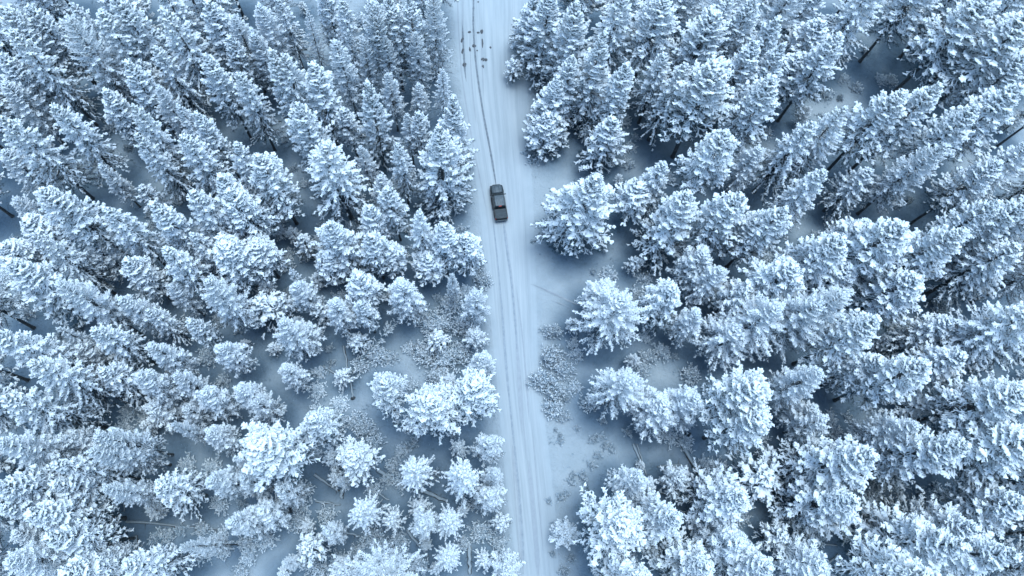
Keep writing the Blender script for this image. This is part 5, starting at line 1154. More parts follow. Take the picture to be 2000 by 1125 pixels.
 (-28.37, 41.06, 1.17, 0.73, 'medium grey frosted bush, ninth bush left of the road, just below the pickup', 'frosted bushes on the forest floor'),
 (29.64, 13.52, 1.3, 0.72, 'medium grey frosted bush, fifteenth bush right of the road, below the roadside bushes', 'frosted bushes on the forest floor'),
 (51.61, 66.22, 1.25, 0.83, 'medium grey frosted bush, sixth bush right of the road, just above the pickup', 'frosted bushes on the forest floor'),
 (-35.14, 0.89, 1.07, 1.1, 'medium grey frosted bush, tenth bush left of the road, near the bottom edge', 'frosted bushes on the forest floor'),
 (22.98, -3.17, 1.1, 1.33, 'medium grey frosted bush, fourth bush right of the road, bottom edge', 'frosted bushes on the forest floor'),
 (-0.18, 8.93, 0.8, 0.98, 'small grey frosted bush, first bush left of the road, below the roadside bushes', 'frosted bushes on the forest floor'),
 (-21.59, 19.8, 1.37, 0.76, 'medium grey frosted bush, sixth bush left of the road, level with the roadside bushes', 'frosted bushes on the forest floor'),
 (-59.39, 27.02, 0.92, 1.27, 'small grey frosted bush, nineteenth bush left of the road, level with the leaning deadwood', 'frosted bushes on the forest floor'),
 (43.32, 14.27, 1.44, 1.24, 'medium grey frosted bush, twenty-first bush right of the road, below the roadside bushes', 'frosted bushes on the forest floor'),
 (54.53, 16.64, 1.18, 1.26, 'medium grey frosted bush, fourteenth bush right of the road, level with the roadside bushes', 'frosted bushes on the forest floor'),
 (67.21, 31.62, 1.28, 1.08, 'medium grey frosted bush, ninth bush right of the road, level with the leaning deadwood', 'frosted bushes on the forest floor'),
 (-27.62, 14.04, 0.77, 0.6, 'small grey frosted bush, thirteenth bush left of the road, below the roadside bushes', 'frosted bushes on the forest floor'),
 (-29.26, -4.65, 1.25, 1.29, 'medium grey frosted bush, eighteenth bush left of the road, bottom edge', 'frosted bushes on the forest floor'),
 (-50.1, 47.01, 0.66, 0.91, 'small grey frosted bush, fourth bush left of the road, level with the pickup', 'frosted bushes on the forest floor'),
 (32.59, 15.6, 1.18, 0.62, 'medium grey frosted bush, eleventh bush right of the road, level with the roadside bushes', 'frosted bushes on the forest floor'),
 (-56.86, 28.35, 0.86, 1.34, 'small grey frosted bush, eighteenth bush left of the road, level with the leaning deadwood', 'frosted bushes on the forest floor'),
 (-59.08, 13.01, 0.71, 0.62, 'small grey frosted bush, seventeenth bush left of the road, below the roadside bushes', 'frosted bushes on the forest floor'),
 (-32.52, 0.02, 1.31, 0.62, 'medium grey frosted bush, twentieth bush left of the road, bottom edge', 'frosted bushes on the forest floor'),
 (-16.64, -2.83, 1.19, 1.31, 'medium grey frosted bush, twelfth bush left of the road, bottom edge', 'frosted bushes on the forest floor'),
 (83.8, 16.91, 0.84, 0.87, 'small grey frosted bush, seventeenth bush right of the road, level with the roadside bushes', 'frosted bushes on the forest floor'),
 (-8.03, 20.76, 1.05, 0.9, 'medium grey frosted bush, second bush left of the road, level with the roadside bushes', 'frosted bushes on the forest floor'),
 (-8.62, 26.17, 1.05, 0.69, 'medium grey frosted bush, seventh bush left of the road, level with the leaning deadwood', 'frosted bushes on the forest floor'),
 (75.86, 34.43, 1.46, 1.29, 'medium grey frosted bush, sixth bush right of the road, level with the side lane', 'frosted bushes on the forest floor'),
 (32.01, 12.97, 1.45, 1.14, 'medium grey frosted bush, sixteenth bush right of the road, below the roadside bushes', 'frosted bushes on the forest floor'),
 (47.8, 42.64, 1.22, 0.61, 'medium grey frosted bush, third bush right of the road, just below the pickup', 'frosted bushes on the forest floor'),
 (49.8, 45.68, 0.89, 0.82, 'small grey frosted bush, fourth bush right of the road, just below the pickup', 'frosted bushes on the forest floor'),
 (-1.78, 13.51, 0.61, 0.87, 'small grey frosted bush, second bush left of the road, below the roadside bushes', 'frosted bushes on the forest floor'),
 (65.88, 73.98, 0.66, 1.13, 'small grey frosted bush, fourth bush right of the road, midway above the pickup', 'frosted bushes on the forest floor'),
 (-35.05, 8.63, 1.5, 0.76, 'medium grey frosted bush, fourteenth bush left of the road, below the roadside bushes', 'frosted bushes on the forest floor'),
 (-9.17, 45.6, 1.09, 1.35, 'medium grey frosted bush, third bush left of the road, just below the pickup', 'frosted bushes on the forest floor'),
 (22.01, 38.71, 1.43, 1.34, 'medium grey frosted bush, second bush right of the road, level with the side lane', 'frosted bushes on the forest floor'),
 (-10.4, 41.8, 0.97, 1.35, 'small grey frosted bush, fourth bush left of the road, just below the pickup', 'frosted bushes on the forest floor'),
 (26.05, 67.64, 1.42, 0.78, 'medium grey frosted bush, first bush right of the road, midway above the pickup', 'frosted bushes on the forest floor'),
 (-9.04, 11.11, 1.04, 1.15, 'medium grey frosted bush, sixth bush left of the road, below the roadside bushes', 'frosted bushes on the forest floor'),
 (-10.19, 9.1, 1.13, 1.02, 'medium grey frosted bush, seventh bush left of the road, below the roadside bushes', 'frosted bushes on the forest floor'),
 (31.57, 25.58, 0.66, 0.63, 'small grey frosted bush, eighth bush right of the road, level with the leaning deadwood', 'frosted bushes on the forest floor'),
 (-49.9, 44.96, 1.07, 1.01, 'medium grey frosted bush, twelfth bush left of the road, just below the pickup', 'frosted bushes on the forest floor'),
 (62.44, 50.0, 1.11, 0.96, 'medium grey frosted bush, fourth bush right of the road, level with the pickup', 'frosted bushes on the forest floor'),
 (-30.27, 3.92, 0.83, 1.17, 'small grey frosted bush, eighth bush left of the road, near the bottom edge', 'frosted bushes on the forest floor'),
 (23.63, 14.09, 0.77, 1.28, 'small grey frosted bush, thirteenth bush right of the road, below the roadside bushes', 'frosted bushes on the forest floor'),
 (26.09, 35.43, 1.25, 0.94, 'medium grey frosted bush, fourth bush right of the road, level with the side lane', 'frosted bushes on the forest floor'),
 (22.86, 35.69, 1.06, 1.07, 'medium grey frosted bush, third bush right of the road, level with the side lane', 'frosted bushes on the forest floor'),
 (-68.74, 35.79, 1.36, 0.66, 'medium grey frosted bush, ninth bush left of the road, level with the side lane', 'frosted bushes on the forest floor'),
 (-11.46, 24.7, 1.11, 1.36, 'medium grey frosted bush, eighth bush left of the road, level with the leaning deadwood', 'frosted bushes on the forest floor'),
 (-3.87, 7.9, 0.67, 1.37, 'small grey frosted bush, third bush left of the road, below the roadside bushes', 'frosted bushes on the forest floor'),
 (39.32, 2.28, 1.17, 1.38, 'medium grey frosted bush, sixth bush right of the road, near the bottom edge', 'frosted bushes on the forest floor'),
 (-45.79, 49.69, 1.21, 0.95, 'medium grey frosted bush, third bush left of the road, level with the pickup', 'frosted bushes on the forest floor'),
 (74.59, 53.72, 0.68, 1.13, 'small grey frosted bush, sixth bush right of the road, level with the pickup', 'frosted bushes on the forest floor'),
 (68.96, 5.97, 1.47, 0.71, 'medium grey frosted bush, seventeenth bush right of the road, near the bottom edge', 'frosted bushes on the forest floor'),
 (-37.16, 30.07, 1.23, 1.3, 'medium grey frosted bush, fifteenth bush left of the road, level with the leaning deadwood', 'frosted bushes on the forest floor'),
 (-7.83, 14.92, 1.41, 1.14, 'medium grey frosted bush, fourth bush left of the road, below the roadside bushes', 'frosted bushes on the forest floor'),
 (-1.32, 45.92, 0.94, 0.8, 'small grey frosted bush, second bush left of the road, just below the pickup', 'frosted bushes on the forest floor'),
 (87.52, 26.23, 1.3, 1.33, 'medium grey frosted bush, tenth bush right of the road, level with the leaning deadwood', 'frosted bushes on the forest floor'),
 (-38.39, 8.88, 1.47, 1.03, 'medium grey frosted bush, fifteenth bush left of the road, below the roadside bushes', 'frosted bushes on the forest floor'),
 (27.62, 38.07, 1.31, 1.01, 'medium grey frosted bush, fifth bush right of the road, level with the side lane', 'frosted bushes on the forest floor'),
 (-69.75, 38.49, 1.02, 0.79, 'medium grey frosted bush, fourteenth bush left of the road, just below the pickup', 'frosted bushes on the forest floor'),
 (-12.66, 5.83, 1.17, 0.96, 'medium grey frosted bush, third bush left of the road, near the bottom edge', 'frosted bushes on the forest floor'),
 (15.99, 27.59, 1.11, 0.85, 'medium grey frosted bush, third bush right of the road, level with the leaning deadwood', 'frosted bushes on the forest floor'),
 (14.72, 18.9, 0.71, 0.85, 'small grey frosted bush, sixth bush right of the road, level with the roadside bushes', 'frosted bushes on the forest floor'),
 (-10.92, 7.18, 1.07, 1.31, 'medium grey frosted bush, eighth bush left of the road, below the roadside bushes', 'frosted bushes on the forest floor'),
 (-27.46, 34.66, 0.82, 0.95, 'small grey frosted bush, seventh bush left of the road, level with the side lane', 'frosted bushes on the forest floor'),
 (-19.51, 33.98, 1.33, 1.36, 'medium grey frosted bush, fifth bush left of the road, level with the side lane', 'frosted bushes on the forest floor'),
 (60.15, 48.79, 1.4, 0.81, 'medium grey frosted bush, third bush right of the road, level with the pickup', 'frosted bushes on the forest floor'),
 (-47.65, 13.82, 1.43, 0.66, 'medium grey frosted bush, sixteenth bush left of the road, below the roadside bushes', 'frosted bushes on the forest floor'),
 (19.61, 39.19, 0.65, 0.91, 'small grey frosted bush, first bush right of the road, level with the side lane', 'frosted bushes on the forest floor'),
 (91.75, 54.8, 0.72, 0.93, 'small grey frosted bush, seventh bush right of the road, level with the pickup', 'frosted bushes on the forest floor'),
 (27.2, 28.6, 1.16, 0.61, 'medium grey frosted bush, fifth bush right of the road, level with the leaning deadwood', 'frosted bushes on the forest floor'),
 (74.24, 22.73, 1.42, 1.38, 'medium grey frosted bush, sixteenth bush right of the road, level with the roadside bushes', 'frosted bushes on the forest floor'),
 (-21.7, 22.27, 1.23, 0.97, 'medium grey frosted bush, fifth bush left of the road, level with the roadside bushes', 'frosted bushes on the forest floor'),
 (57.55, 16.73, 0.9, 0.78, 'small grey frosted bush, fifteenth bush right of the road, level with the roadside bushes', 'frosted bushes on the forest floor'),
 (-17.32, 31.68, 1.16, 1.23, 'medium grey frosted bush, eleventh bush left of the road, level with the leaning deadwood', 'frosted bushes on the forest floor'),
 (-58.31, 62.66, 1.36, 1.3, 'medium grey frosted bush, first bush left of the road, midway above the pickup', 'frosted bushes on the forest floor'),
 (67.33, 78.24, 1.09, 0.89, 'medium grey frosted bush, first bush right of the road, just below the road dirt', 'frosted bushes on the forest floor'),
 (-18.72, 45.51, 1.49, 1.06, 'medium grey frosted bush, sixth bush left of the road, just below the pickup', 'frosted bushes on the forest floor'),
 (-55.27, 58.46, 0.6, 1.17, 'small grey frosted bush, third bush left of the road, just above the pickup', 'frosted bushes on the forest floor'),
 (-41.35, 29.56, 1.21, 0.99, 'medium grey frosted bush, seventeenth bush left of the road, level with the leaning deadwood', 'frosted bushes on the forest floor'),
 (15.94, 20.56, 1.21, 1.02, 'medium grey frosted bush, seventh bush right of the road, level with the roadside bushes', 'frosted bushes on the forest floor'),
 (54.58, 14.42, 1.47, 1.39, 'medium grey frosted bush, twenty-second bush right of the road, below the roadside bushes', 'frosted bushes on the forest floor'),
 (74.63, 78.46, 1.3, 0.85, 'medium grey frosted bush, third bush right of the road, just below the road dirt', 'frosted bushes on the forest floor'),
 (33.07, 56.7, 1.34, 0.77, 'medium grey frosted bush, second bush right of the road, level with the pickup', 'frosted bushes on the forest floor'),
 (-65.82, 32.7, 1.42, 1.08, 'medium grey frosted bush, eighth bush left of the road, level with the side lane', 'frosted bushes on the forest floor'),
 (76.68, 78.65, 1.43, 0.86, 'medium grey frosted bush, fourth bush right of the road, just below the road dirt', 'frosted bushes on the forest floor'),
 (16.32, 25.6, 1.13, 1.18, 'medium grey frosted bush, fourth bush right of the road, level with the leaning deadwood', 'frosted bushes on the forest floor'),
 (19.98, 15.82, 0.63, 0.91, 'small grey frosted bush, ninth bush right of the road, level with the roadside bushes', 'frosted bushes on the forest floor'),
 (-30.73, 61.62, 0.94, 0.84, 'small grey frosted bush, second bush left of the road, just above the pickup', 'frosted bushes on the forest floor'),
 (56.13, 6.36, 0.85, 0.95, 'small grey frosted bush, seventh bush right of the road, near the bottom edge', 'frosted bushes on the forest floor'),
 (-45.8, 41.82, 1.37, 1.35, 'medium grey frosted bush, eleventh bush left of the road, just below the pickup', 'frosted bushes on the forest floor'),
 (63.52, 6.77, 1.29, 0.89, 'medium grey frosted bush, twelfth bush right of the road, near the bottom edge', 'frosted bushes on the forest floor'),
 (96.49, 69.8, 1.2, 0.99, 'medium grey frosted bush, sixth bush right of the road, midway above the pickup', 'frosted bushes on the forest floor'),
 (-46.99, 16.37, 1.5, 1.01, 'medium grey frosted bush, twelfth bush left of the road, level with the roadside bushes', 'frosted bushes on the forest floor'),
 (-8.75, 6.95, 1.3, 1.33, 'medium grey frosted bush, second bush left of the road, near the bottom edge', 'frosted bushes on the forest floor'),
 (-34.21, 28.65, 0.75, 1.04, 'small grey frosted bush, fourteenth bush left of the road, level with the leaning deadwood', 'frosted bushes on the forest floor'),
 (-42.67, 22.12, 0.77, 1.22, 'small grey frosted bush, ninth bush left of the road, level with the roadside bushes', 'frosted bushes on the forest floor'),
 (26.25, 55.3, 0.94, 1.27, 'small grey frosted bush, first bush right of the road, level with the pickup', 'frosted bushes on the forest floor'),
 (72.37, 52.52, 0.7, 0.92, 'small grey frosted bush, fifth bush right of the road, level with the pickup', 'frosted bushes on the forest floor'),
 (-28.94, 55.93, 0.63, 0.8, 'small grey frosted bush, first bush left of the road, just above the pickup', 'frosted bushes on the forest floor'),
 (-23.48, 46.23, 0.62, 0.69, 'small grey frosted bush, first bush left of the road, level with the pickup', 'frosted bushes on the forest floor'),
 (56.82, 46.75, 0.8, 0.76, 'small grey frosted bush, fifth bush right of the road, just below the pickup', 'frosted bushes on the forest floor'),
 (78.86, 75.17, 1.2, 1.33, 'medium grey frosted bush, fifth bush right of the road, midway above the pickup', 'frosted bushes on the forest floor'),
 (-44.8, 15.57, 1.28, 1.07, 'medium grey frosted bush, eleventh bush left of the road, level with the roadside bushes', 'frosted bushes on the forest floor'),
 (-64.51, 30.25, 1.01, 1.36, 'medium grey frosted bush, twentieth bush left of the road, level with the leaning deadwood', 'frosted bushes on the forest floor'),
 (72.66, 84.67, 0.97, 1.33, 'small grey frosted bush, first bush right of the road, level with the road dirt', 'frosted bushes on the forest floor'),
 (-21.44, 16.54, 1.25, 0.8, 'medium grey frosted bush, seventh bush left of the road, level with the roadside bushes', 'frosted bushes on the forest floor'),
 (-16.46, 11.33, 1.3, 0.62, 'medium grey frosted bush, eleventh bush left of the road, below the roadside bushes', 'frosted bushes on the forest floor'),
 (-20.61, 86.02, 1.39, 1.03, 'medium grey frosted bush, first bush left of the road, top edge', 'frosted bushes on the forest floor'),
 (-26.89, 53.46, 0.99, 0.63, 'small grey frosted bush, second bush left of the road, level with the pickup', 'frosted bushes on the forest floor'),
 (-19.85, 23.88, 0.63, 0.8, 'small grey frosted bush, twelfth bush left of the road, level with the leaning deadwood', 'frosted bushes on the forest floor'),
 (-18.32, 17.72, 1.35, 0.62, 'medium grey frosted bush, fourth bush left of the road, level with the roadside bushes', 'frosted bushes on the forest floor'),
]):
    c = sorted((abs(math.log(r / p[0])), q) for q, p in enumerate(BUSH_PROTO))
    br, bh, (tw, sn) = BUSH_PROTO[c[0][1]]
    root = bpy.data.objects.new('bush', None); COL.objects.link(root)
    root.location = (x, y, float(ground_z(x, y)))
    root.rotation_euler = (0, 0, rt.uniform(0, 6.28)); root.scale = (r / br, r / br * rt.uniform(.8, 1.15), h / bh)
    tag(root, label, 'bush', group)
    t_ = obj('twigs', tw, root); tag(obj('snow', sn, t_), kind='stuff')

# ------------------------------------------------------------------ fallen logs
for i, (x0, y0, x1, y1, rad, label) in enumerate([
 (-18.37, 26.39, -17.46, 22.67, 0.16, 'thin snow-covered fallen log, first log left of the road, level with the leaning deadwood'),
 (-21.09, 23.38, -17.72, 21.22, 0.15, 'thin snow-covered fallen log, second log left of the road, level with the roadside bushes'),
 (-17.07, 21.45, -16.35, 18.82, 0.14, 'thin snow-covered fallen log, first log left of the road, level with the roadside bushes'),
 (24.38, 12.51, 26.12, 8.11, 0.16, 'thin snow-covered fallen log, first log right of the road, below the roadside bushes'),
 (24.91, 12.51, 25.71, 9.75, 0.12, 'thin snow-covered fallen log, second log right of the road, below the roadside bushes'),
 (31.21, 13.3, 34.24, 7.29, 0.3, 'thick snow-covered fallen log, fourth log right of the road, below the roadside bushes'),
 (24.97, 6.47, 30.81, 5.02, 0.14, 'thin snow-covered fallen log, first log right of the road, near the bottom edge'),
 (27.78, 9.26, 31.36, 9.72, 0.1, 'thin snow-covered fallen log, third log right of the road, below the roadside bushes'),
 (68.43, 6.95, 70.55, 4.86, 0.2, 'thick snow-covered fallen log, third log right of the road, near the bottom edge'),
 (50.89, -3.85, 52.67, -2.51, 0.16, 'thin snow-covered fallen log, second log right of the road, bottom edge'),
 (46.05, -0.95, 52.63, -1.36, 0.12, 'thin snow-covered fallen log, first log right of the road, bottom edge'),
 (62.78, 6.92, 63.25, 4.98, 0.14, 'thin snow-covered fallen log, second log right of the road, near the bottom edge'),
 (63.6, 28.44, 64.65, 26.05, 0.14, 'thin snow-covered fallen log, first log right of the road, level with the leaning deadwood'),
 (-12.28, 8.6, -9.62, 7.15, 0.28, 'thick snow-covered fallen log, first log left of the road, below the roadside bushes'),
 (-6.15, 5.99, -2.32, 4.43, 0.3, 'thick snow-covered fallen log, first log left of the road, near the bottom edge'),
 (-20.45, 4.44, -16.93, 3.92, 0.14, 'thin snow-covered fallen log, sixth log left of the road, near the bottom edge'),
 (-21.0, 7.92, -17.43, 5.74, 0.18, 'thin snow-covered fallen log, fifth log left of the road, near the bottom edge'),
 (-16.96, 5.95, -16.85, 4.73, 0.3, 'thick snow-covered fallen log, fourth log left of the road, near the bottom edge'),
 (-16.31, -3.43, -13.71, -0.85, 0.16, 'thin snow-covered fallen log, fifth log left of the road, bottom edge'),
 (-15.88, -3.68, -13.34, -1.24, 0.14, 'thin snow-covered fallen log, third log left of the road, bottom edge'),
 (-17.27, 0.59, -13.27, -0.33, 0.14, 'thin snow-covered fallen log, fourth log left of the road, bottom edge'),
 (-7.72, 0.66, -4.72, -2.68, 0.2, 'thick snow-covered fallen log, second log left of the road, bottom edge'),
 (0.88, -1.51, 1.02, -4.94, 0.3, 'thick snow-covered fallen log, first log left of the road, bottom edge'),
 (-23.4, 4.17, -23.1, 2.63, 0.22, 'thick snow-covered fallen log, eighth log left of the road, near the bottom edge'),
 (-43.47, -0.13, -43.01, -1.6, 0.25, 'thick snow-covered fallen log, sixth log left of the road, bottom edge'),
 (-45.82, 4.63, -45.51, 2.98, 0.12, 'thin snow-covered fallen log, tenth log left of the road, near the bottom edge'),
 (-45.01, 1.74, -32.93, 0.71, 0.14, 'thin snow-covered fallen log, ninth log left of the road, near the bottom edge'),
 (72.84, 2.59, 73.97, 1.47, 0.16, 'thin snow-covered fallen log, fourth log right of the road, near the bottom edge'),
 (-12.0, 5.56, -10.39, 4.54, 0.14, 'thin snow-covered fallen log, second log left of the road, near the bottom edge'),
 (-12.08, 3.52, -11.24, 4.68, 0.12, 'thin snow-covered fallen log, third log left of the road, near the bottom edge'),
 (67.29, 31.03, 71.78, 33.0, 0.16, 'thin snow-covered fallen log, second log right of the road, level with the leaning deadwood'),
 (-22.82, 1.97, -22.36, 0.2, 0.14, 'thin snow-covered fallen log, seventh log left of the road, near the bottom edge'),
]):
    ln = math.hypot(x1 - x0, y1 - y0); rs = np.random.default_rng(500 + i)
    mx_, my_ = (x0 + x1) / 2, (y0 + y1) / 2
    root = bpy.data.objects.new('fallen_log', None); COL.objects.link(root)
    root.location = (mx_, my_, 0); root.rotation_euler = (0, 0, math.atan2(y1 - y0, x1 - x0))
    tag(root, label, 'log', 'fallen logs on the forest floor')
    xs = np.linspace(-ln / 2, ln / 2, 8)
    ca, sa = math.cos(root.rotation_euler.z), math.sin(root.rotation_euler.z)
    zs = np.array([float(ground_z(mx_ + ca * q, my_ + sa * q)) for q in xs]) + rad * .75
    ys = rs.normal(0, .04, 8)
    rr = rad * np.linspace(1.1, .7, 8)
    g = Geo(); g.tube(np.column_stack([xs, ys, zs]), rr, 8)
    for q in range(int(ln / 1.3)):
        xx = rs.uniform(-ln * .3, ln * .5); zz = np.interp(xx, xs, zs); an = rs.uniform(-1.2, 4.3)
        e = np.array([xx + rs.uniform(.1, .5), math.cos(an) * rs.uniform(.3, .9), zz + abs(math.sin(an)) * .5])
        g.tube([(xx, 0, zz), e], [.03, .012], 4)
    g.build('trunk', M['log'], root, True)
    g = Geo()
    g.tube(np.column_stack([xs, ys + rs.normal(0, .02, 8), zs + rr * .45]), rr * .86 * rs.uniform(.85, 1.1, 8), 8)
    g.build('snow', M['ground'], root, True)

# leaning dead tree fallen across the clearing, with frosted side branches
def fallen_tree(p0, p1, z0, z1, label, seed, rad):
    rs = np.random.default_rng(seed)
    p0 = np.array([*p0, z0]); p1 = np.array([*p1, z1])
    root = bpy.data.objects.new('fallen_tree', None); COL.objects.link(root); root.location = (p0[0], p0[1], 0)
    tag(root, label, 'fallen tree')
    d = p1 - p0; ln = np.linalg.norm(d); ax = d / ln
    q0 = np.array([0, 0, z0])
    u = np.linspace(0, 1, 9)
    bowed = q0 + u[:, None] * d + np.array([0, 0, 1.0]) * (np.sin(u * 3.14) * .25)[:, None]
    g = Geo(); g.tube(bowed, rad * (1.1 - .85 * u), 7); g.build('trunk', M['rime'], root, True)
    P = []; D = []; L = []; A = []; B = []
    sd_ = unit(np.cross(ax, (0, 0, 1.0)))
    for i in range(46):
        t = rs.uniform(.38, 1.0); p = q0 + d * t + np.array([0, 0, .25 * math.sin(t * 3.14)])
        s_ = rs.choice([-1, 1]); dd = unit(ax * rs.uniform(.3, 1) + sd_ * s_ * rs.uniform(.6, 1.2) + np.array([0, 0, rs.uniform(-.2, .6)]))
        l_ = rs.uniform(.6, 1.5) * (1.25 - t * .6)
        A.append(p); B.append(p + dd * l_)
        for q in range(5):
            v = rs.uniform(.25, 1); P.append(p + dd * l_ * v); D.append(unit(dd + rs.normal(0, .5, 3))); L.append(rs.uniform(.2, .45))
        P.append(p); D.append(dd); L.append(l_)
    g = Geo(); g.add(*limbs_mesh(np.array(A), np.array(B), np.full(len(A), .03), np.full(len(A), .012)))
    P, D, L = map(np.array, (P, D, L))
    g.add(*needles_mesh(P, D, L, np.full(len(P), .03), rs, 4, .14, .05, 0))
    cr = g.build('branches', M['rime'], root)
    V, T = lobes_mesh(P, D, L, np.full(len(P), .045), rs, 4, rad=(.8, 1.0), at_=(.15, .7), flat=.8, lift=.5)
    obj('snow', mesh_tris('snow', V, T, M['snow'], True), cr)
for args in [
 ((-17.81, 21.44), (-10.75, 29.65), 0.2, 2.6, 'white frosted dead tree leaning across the clearing left of the road', 901, 0.13),
 ((-26.83, 42.74), (-33.45, 46.99), 0.2, 1.2, 'snowy fallen tree with short side branches in the shade left of the pickup', 902, 0.14),
]: fallen_tree(*args)

# ------------------------------------------------------------------ rocks and dirt
def lump(name, x, y, z, sx, sy, sz, material, seed, label, cat, group, snow=False):
    rs = np.random.default_rng(seed)
    rows = []
    for i, f in enumerate((-.35, .15, .55, .85, 1.0)):
        rr = [1.0, 1.05, .85, .5, .12][i]
        rows.append([(math.cos(a) * rr * rs.uniform(.8, 1.15), math.sin(a) * rr * rs.uniform(.8, 1.15), f + rs.uniform(-.05, .05)) for a in np.linspace(0, 6.283, 10, endpoint=False)])
    g = Geo(); g.loft(np.array(rows) * (sx, sy, sz))
    o = g.build(name, material, None, True, (x, y, z)); o.rotation_euler = (0, 0, rs.uniform(-.3, .3))
    tag(o, label, cat, group)
for i, (x, y, r, label) in enumerate([
 (-46.61, 0.39, 0.9, 'dark boulder, left one of three by the clearing bottom left'),
 (-45.39, 0.58, 0.65, 'dark boulder, upper one of three by the clearing bottom left'),
 (-45.43, -0.26, 0.9, 'dark boulder, lower one of three by the clearing bottom left'),
 (32.65, 13.91, 0.6, 'dark lump for a small hole beside the thick branchy log right of the road'),  # dark hole in the snow, made up as a raised lump
 (-23.64, 3.16, 0.5, 'dark boulder in the snow near a short log left of the road'),
 (-16.41, 18.67, 0.35, 'small dark boulder at the end of a thin log in the left clearing'),
]):
    lump('boulder', x, y, float(ground_z(x, y)) + .05, r, r * .75, r * .6, M['rock'], 700 + i, label, 'boulder', 'dark boulders in the snow')
for i, (x, y, wx, wy, label) in enumerate([
 (0.49, 91.88, 0.2, 0.2, 'small dark dirt patch on the upper road, first from the top'),
 (1.25, 85.22, 0.42, 0.6, 'rounded dark dirt patch on the upper road, second from the top'),
 (-0.95, 84.98, 0.42, 0.35, 'rounded dark dirt patch on the upper road, third from the top'),
 (0.61, 84.96, 0.35, 0.3, 'rounded dark dirt patch on the upper road, fourth from the top'),
 (-2.2, 83.22, 0.35, 0.8, 'long dark dirt patch on the upper road, fifth from the top'),
 (1.38, 82.64, 0.25, 1.3, 'long dark dirt patch on the upper road, sixth from the top'),
 (-0.07, 82.0, 0.55, 0.5, 'rounded dark dirt patch on the upper road, seventh from the top'),
 (2.85, 81.83, 0.25, 0.3, 'small dark dirt patch on the upper road, eighth from the top'),
 (-0.78, 81.18, 0.25, 0.8, 'long dark dirt patch on the upper road, ninth from the top'),
 (0.49, 81.03, 0.2, 0.2, 'small dark dirt patch on the upper road, tenth from the top'),
 (-2.05, 80.78, 0.3, 0.9, 'long dark dirt patch on the upper road, eleventh from the top'),
 (1.52, 79.21, 0.45, 0.55, 'rounded dark dirt patch on the upper road, twelfth from the top'),
 (2.07, 79.13, 0.4, 0.45, 'rounded dark dirt patch on the upper road, thirteenth from the top'),
 (-1.7, 77.84, 0.5, 0.6, 'rounded dark dirt patch on the upper road, fourteenth from the top'),
 (1.54, 77.68, 0.3, 0.5, 'long dark dirt patch on the upper road, fifteenth from the top'),
]):
    lump('dirt_patch', x, y, 0.03, wx * .7, wy * .75, .06, M['dirt'], 800 + i, label, 'dirt patch', 'dirt patches on the road')

# ------------------------------------------------------------------ ground cover: twigs, dead grass and seedlings poking through the snow
rs = np.random.default_rng(77)
P = []; D = []; L = []
cl = rs.uniform((-92, -14), (116, 108), (9000, 2))
den = np.sin(cl[:, 0] * .21 + 1.3) + np.sin(cl[:, 1] * .17 - .4) + np.sin((cl[:, 0] + cl[:, 1]) * .11) + rs.normal(0, .8, len(cl))
xl, xr = road_x(cl[:, 1]); dd_ = np.maximum(xl - cl[:, 0], cl[:, 0] - xr)
cl = cl[(den > .3) & (dd_ > .7)]
gz = ground_z(cl[:, 0], cl[:, 1])
for (x, y), z in zip(cl, gz):
    sz = rs.uniform(.12, .5)
    for q in range(rs.integers(5, 11)):
        P.append((x + rs.normal(0, sz * .8), y + rs.normal(0, sz * .8), z - .03)); D.append(unit(np.array([rs.normal(0, .7), rs.normal(0, .7), 1.0]))); L.append(sz * rs.uniform(.5, 1.2))
P, D, L = map(np.array, (P, D, L))
g = Geo(); g.add(*limbs_mesh(P, P + D * L[:, None], np.full(len(P), .022), np.full(len(P), .008)))
g.add(*needles_mesh(P, D, L, np.full(len(P), .02), rs, 2, .14, .06, 0))
tag(g.build('ground_cover', M['scrub']), 'dead grass and twigs poking through the snow', 'ground cover', kind='stuff')

# ------------------------------------------------------------------ pickup truck
def paint(name, col, rough, metallic, snowcol, lo, hi, scale):
    m, n, l, b = mat_new(name)
    nz = noise(n, l, scale, 6, .7)
    r = ramp(n, [(lo, col), (hi, snowcol)])
    l.new(nz.outputs["Fac"], r.inputs[0]); l.new(r.outputs[0], b.inputs["Base Color"])
    b.inputs["Roughness"].default_value = rough; b.inputs["Metallic"].default_value = metallic
    return m
M['paint'] = paint('charcoal_paint', (0.014, 0.021, 0.026), .35, .3, (0.045, 0.058, 0.066), .4, .8, 4)
M['dusted'] = paint('snow_dusted_paint', (0.055, 0.072, 0.084), .5, .1, (0.13, 0.16, 0.185), .35, .75, 3)
M['cover'] = paint('vinyl_bed_cover', (0.022, 0.036, 0.046), .6, 0, (0.05, 0.07, 0.085), .4, .8, 3)
M['black'] = paint('black_trim', (0.015, 0.016, 0.018), .6, 0, (0.05, 0.05, 0.055), .4, .8, 5)
M['tyre'] = paint('tyre_rubber', (0.015, 0.015, 0.016), .85, 0, (0.10, 0.10, 0.11), .5, .85, 8)
M['rim'] = paint('grey_rim', (0.25, 0.25, 0.26), .35, .8, (0.35, 0.35, 0.36), .4, .8, 5)
m, n, l, b = mat_new('tinted_glass'); nz = noise(n, l, 2); r = ramp(n, [(.3, (.012, .018, .022)), (.7, (.02, .028, .034))]); l.new(nz.outputs["Fac"], r.inputs[0]); l.new(r.outputs[0], b.inputs["Base Color"]); b.inputs["Roughness"].default_value = .08
M['glass'] = m
m, n, l, b = mat_new('clear_lens'); b.inputs["Base Color"].default_value = (.6, .62, .65, 1); b.inputs["Roughness"].default_value = .1; M['lens'] = m
m, n, l, b = mat_new('red_lens'); b.inputs["Base Color"].default_value = (.35, .02, .015, 1); b.inputs["Roughness"].default_value = .2; M['redlens'] = m
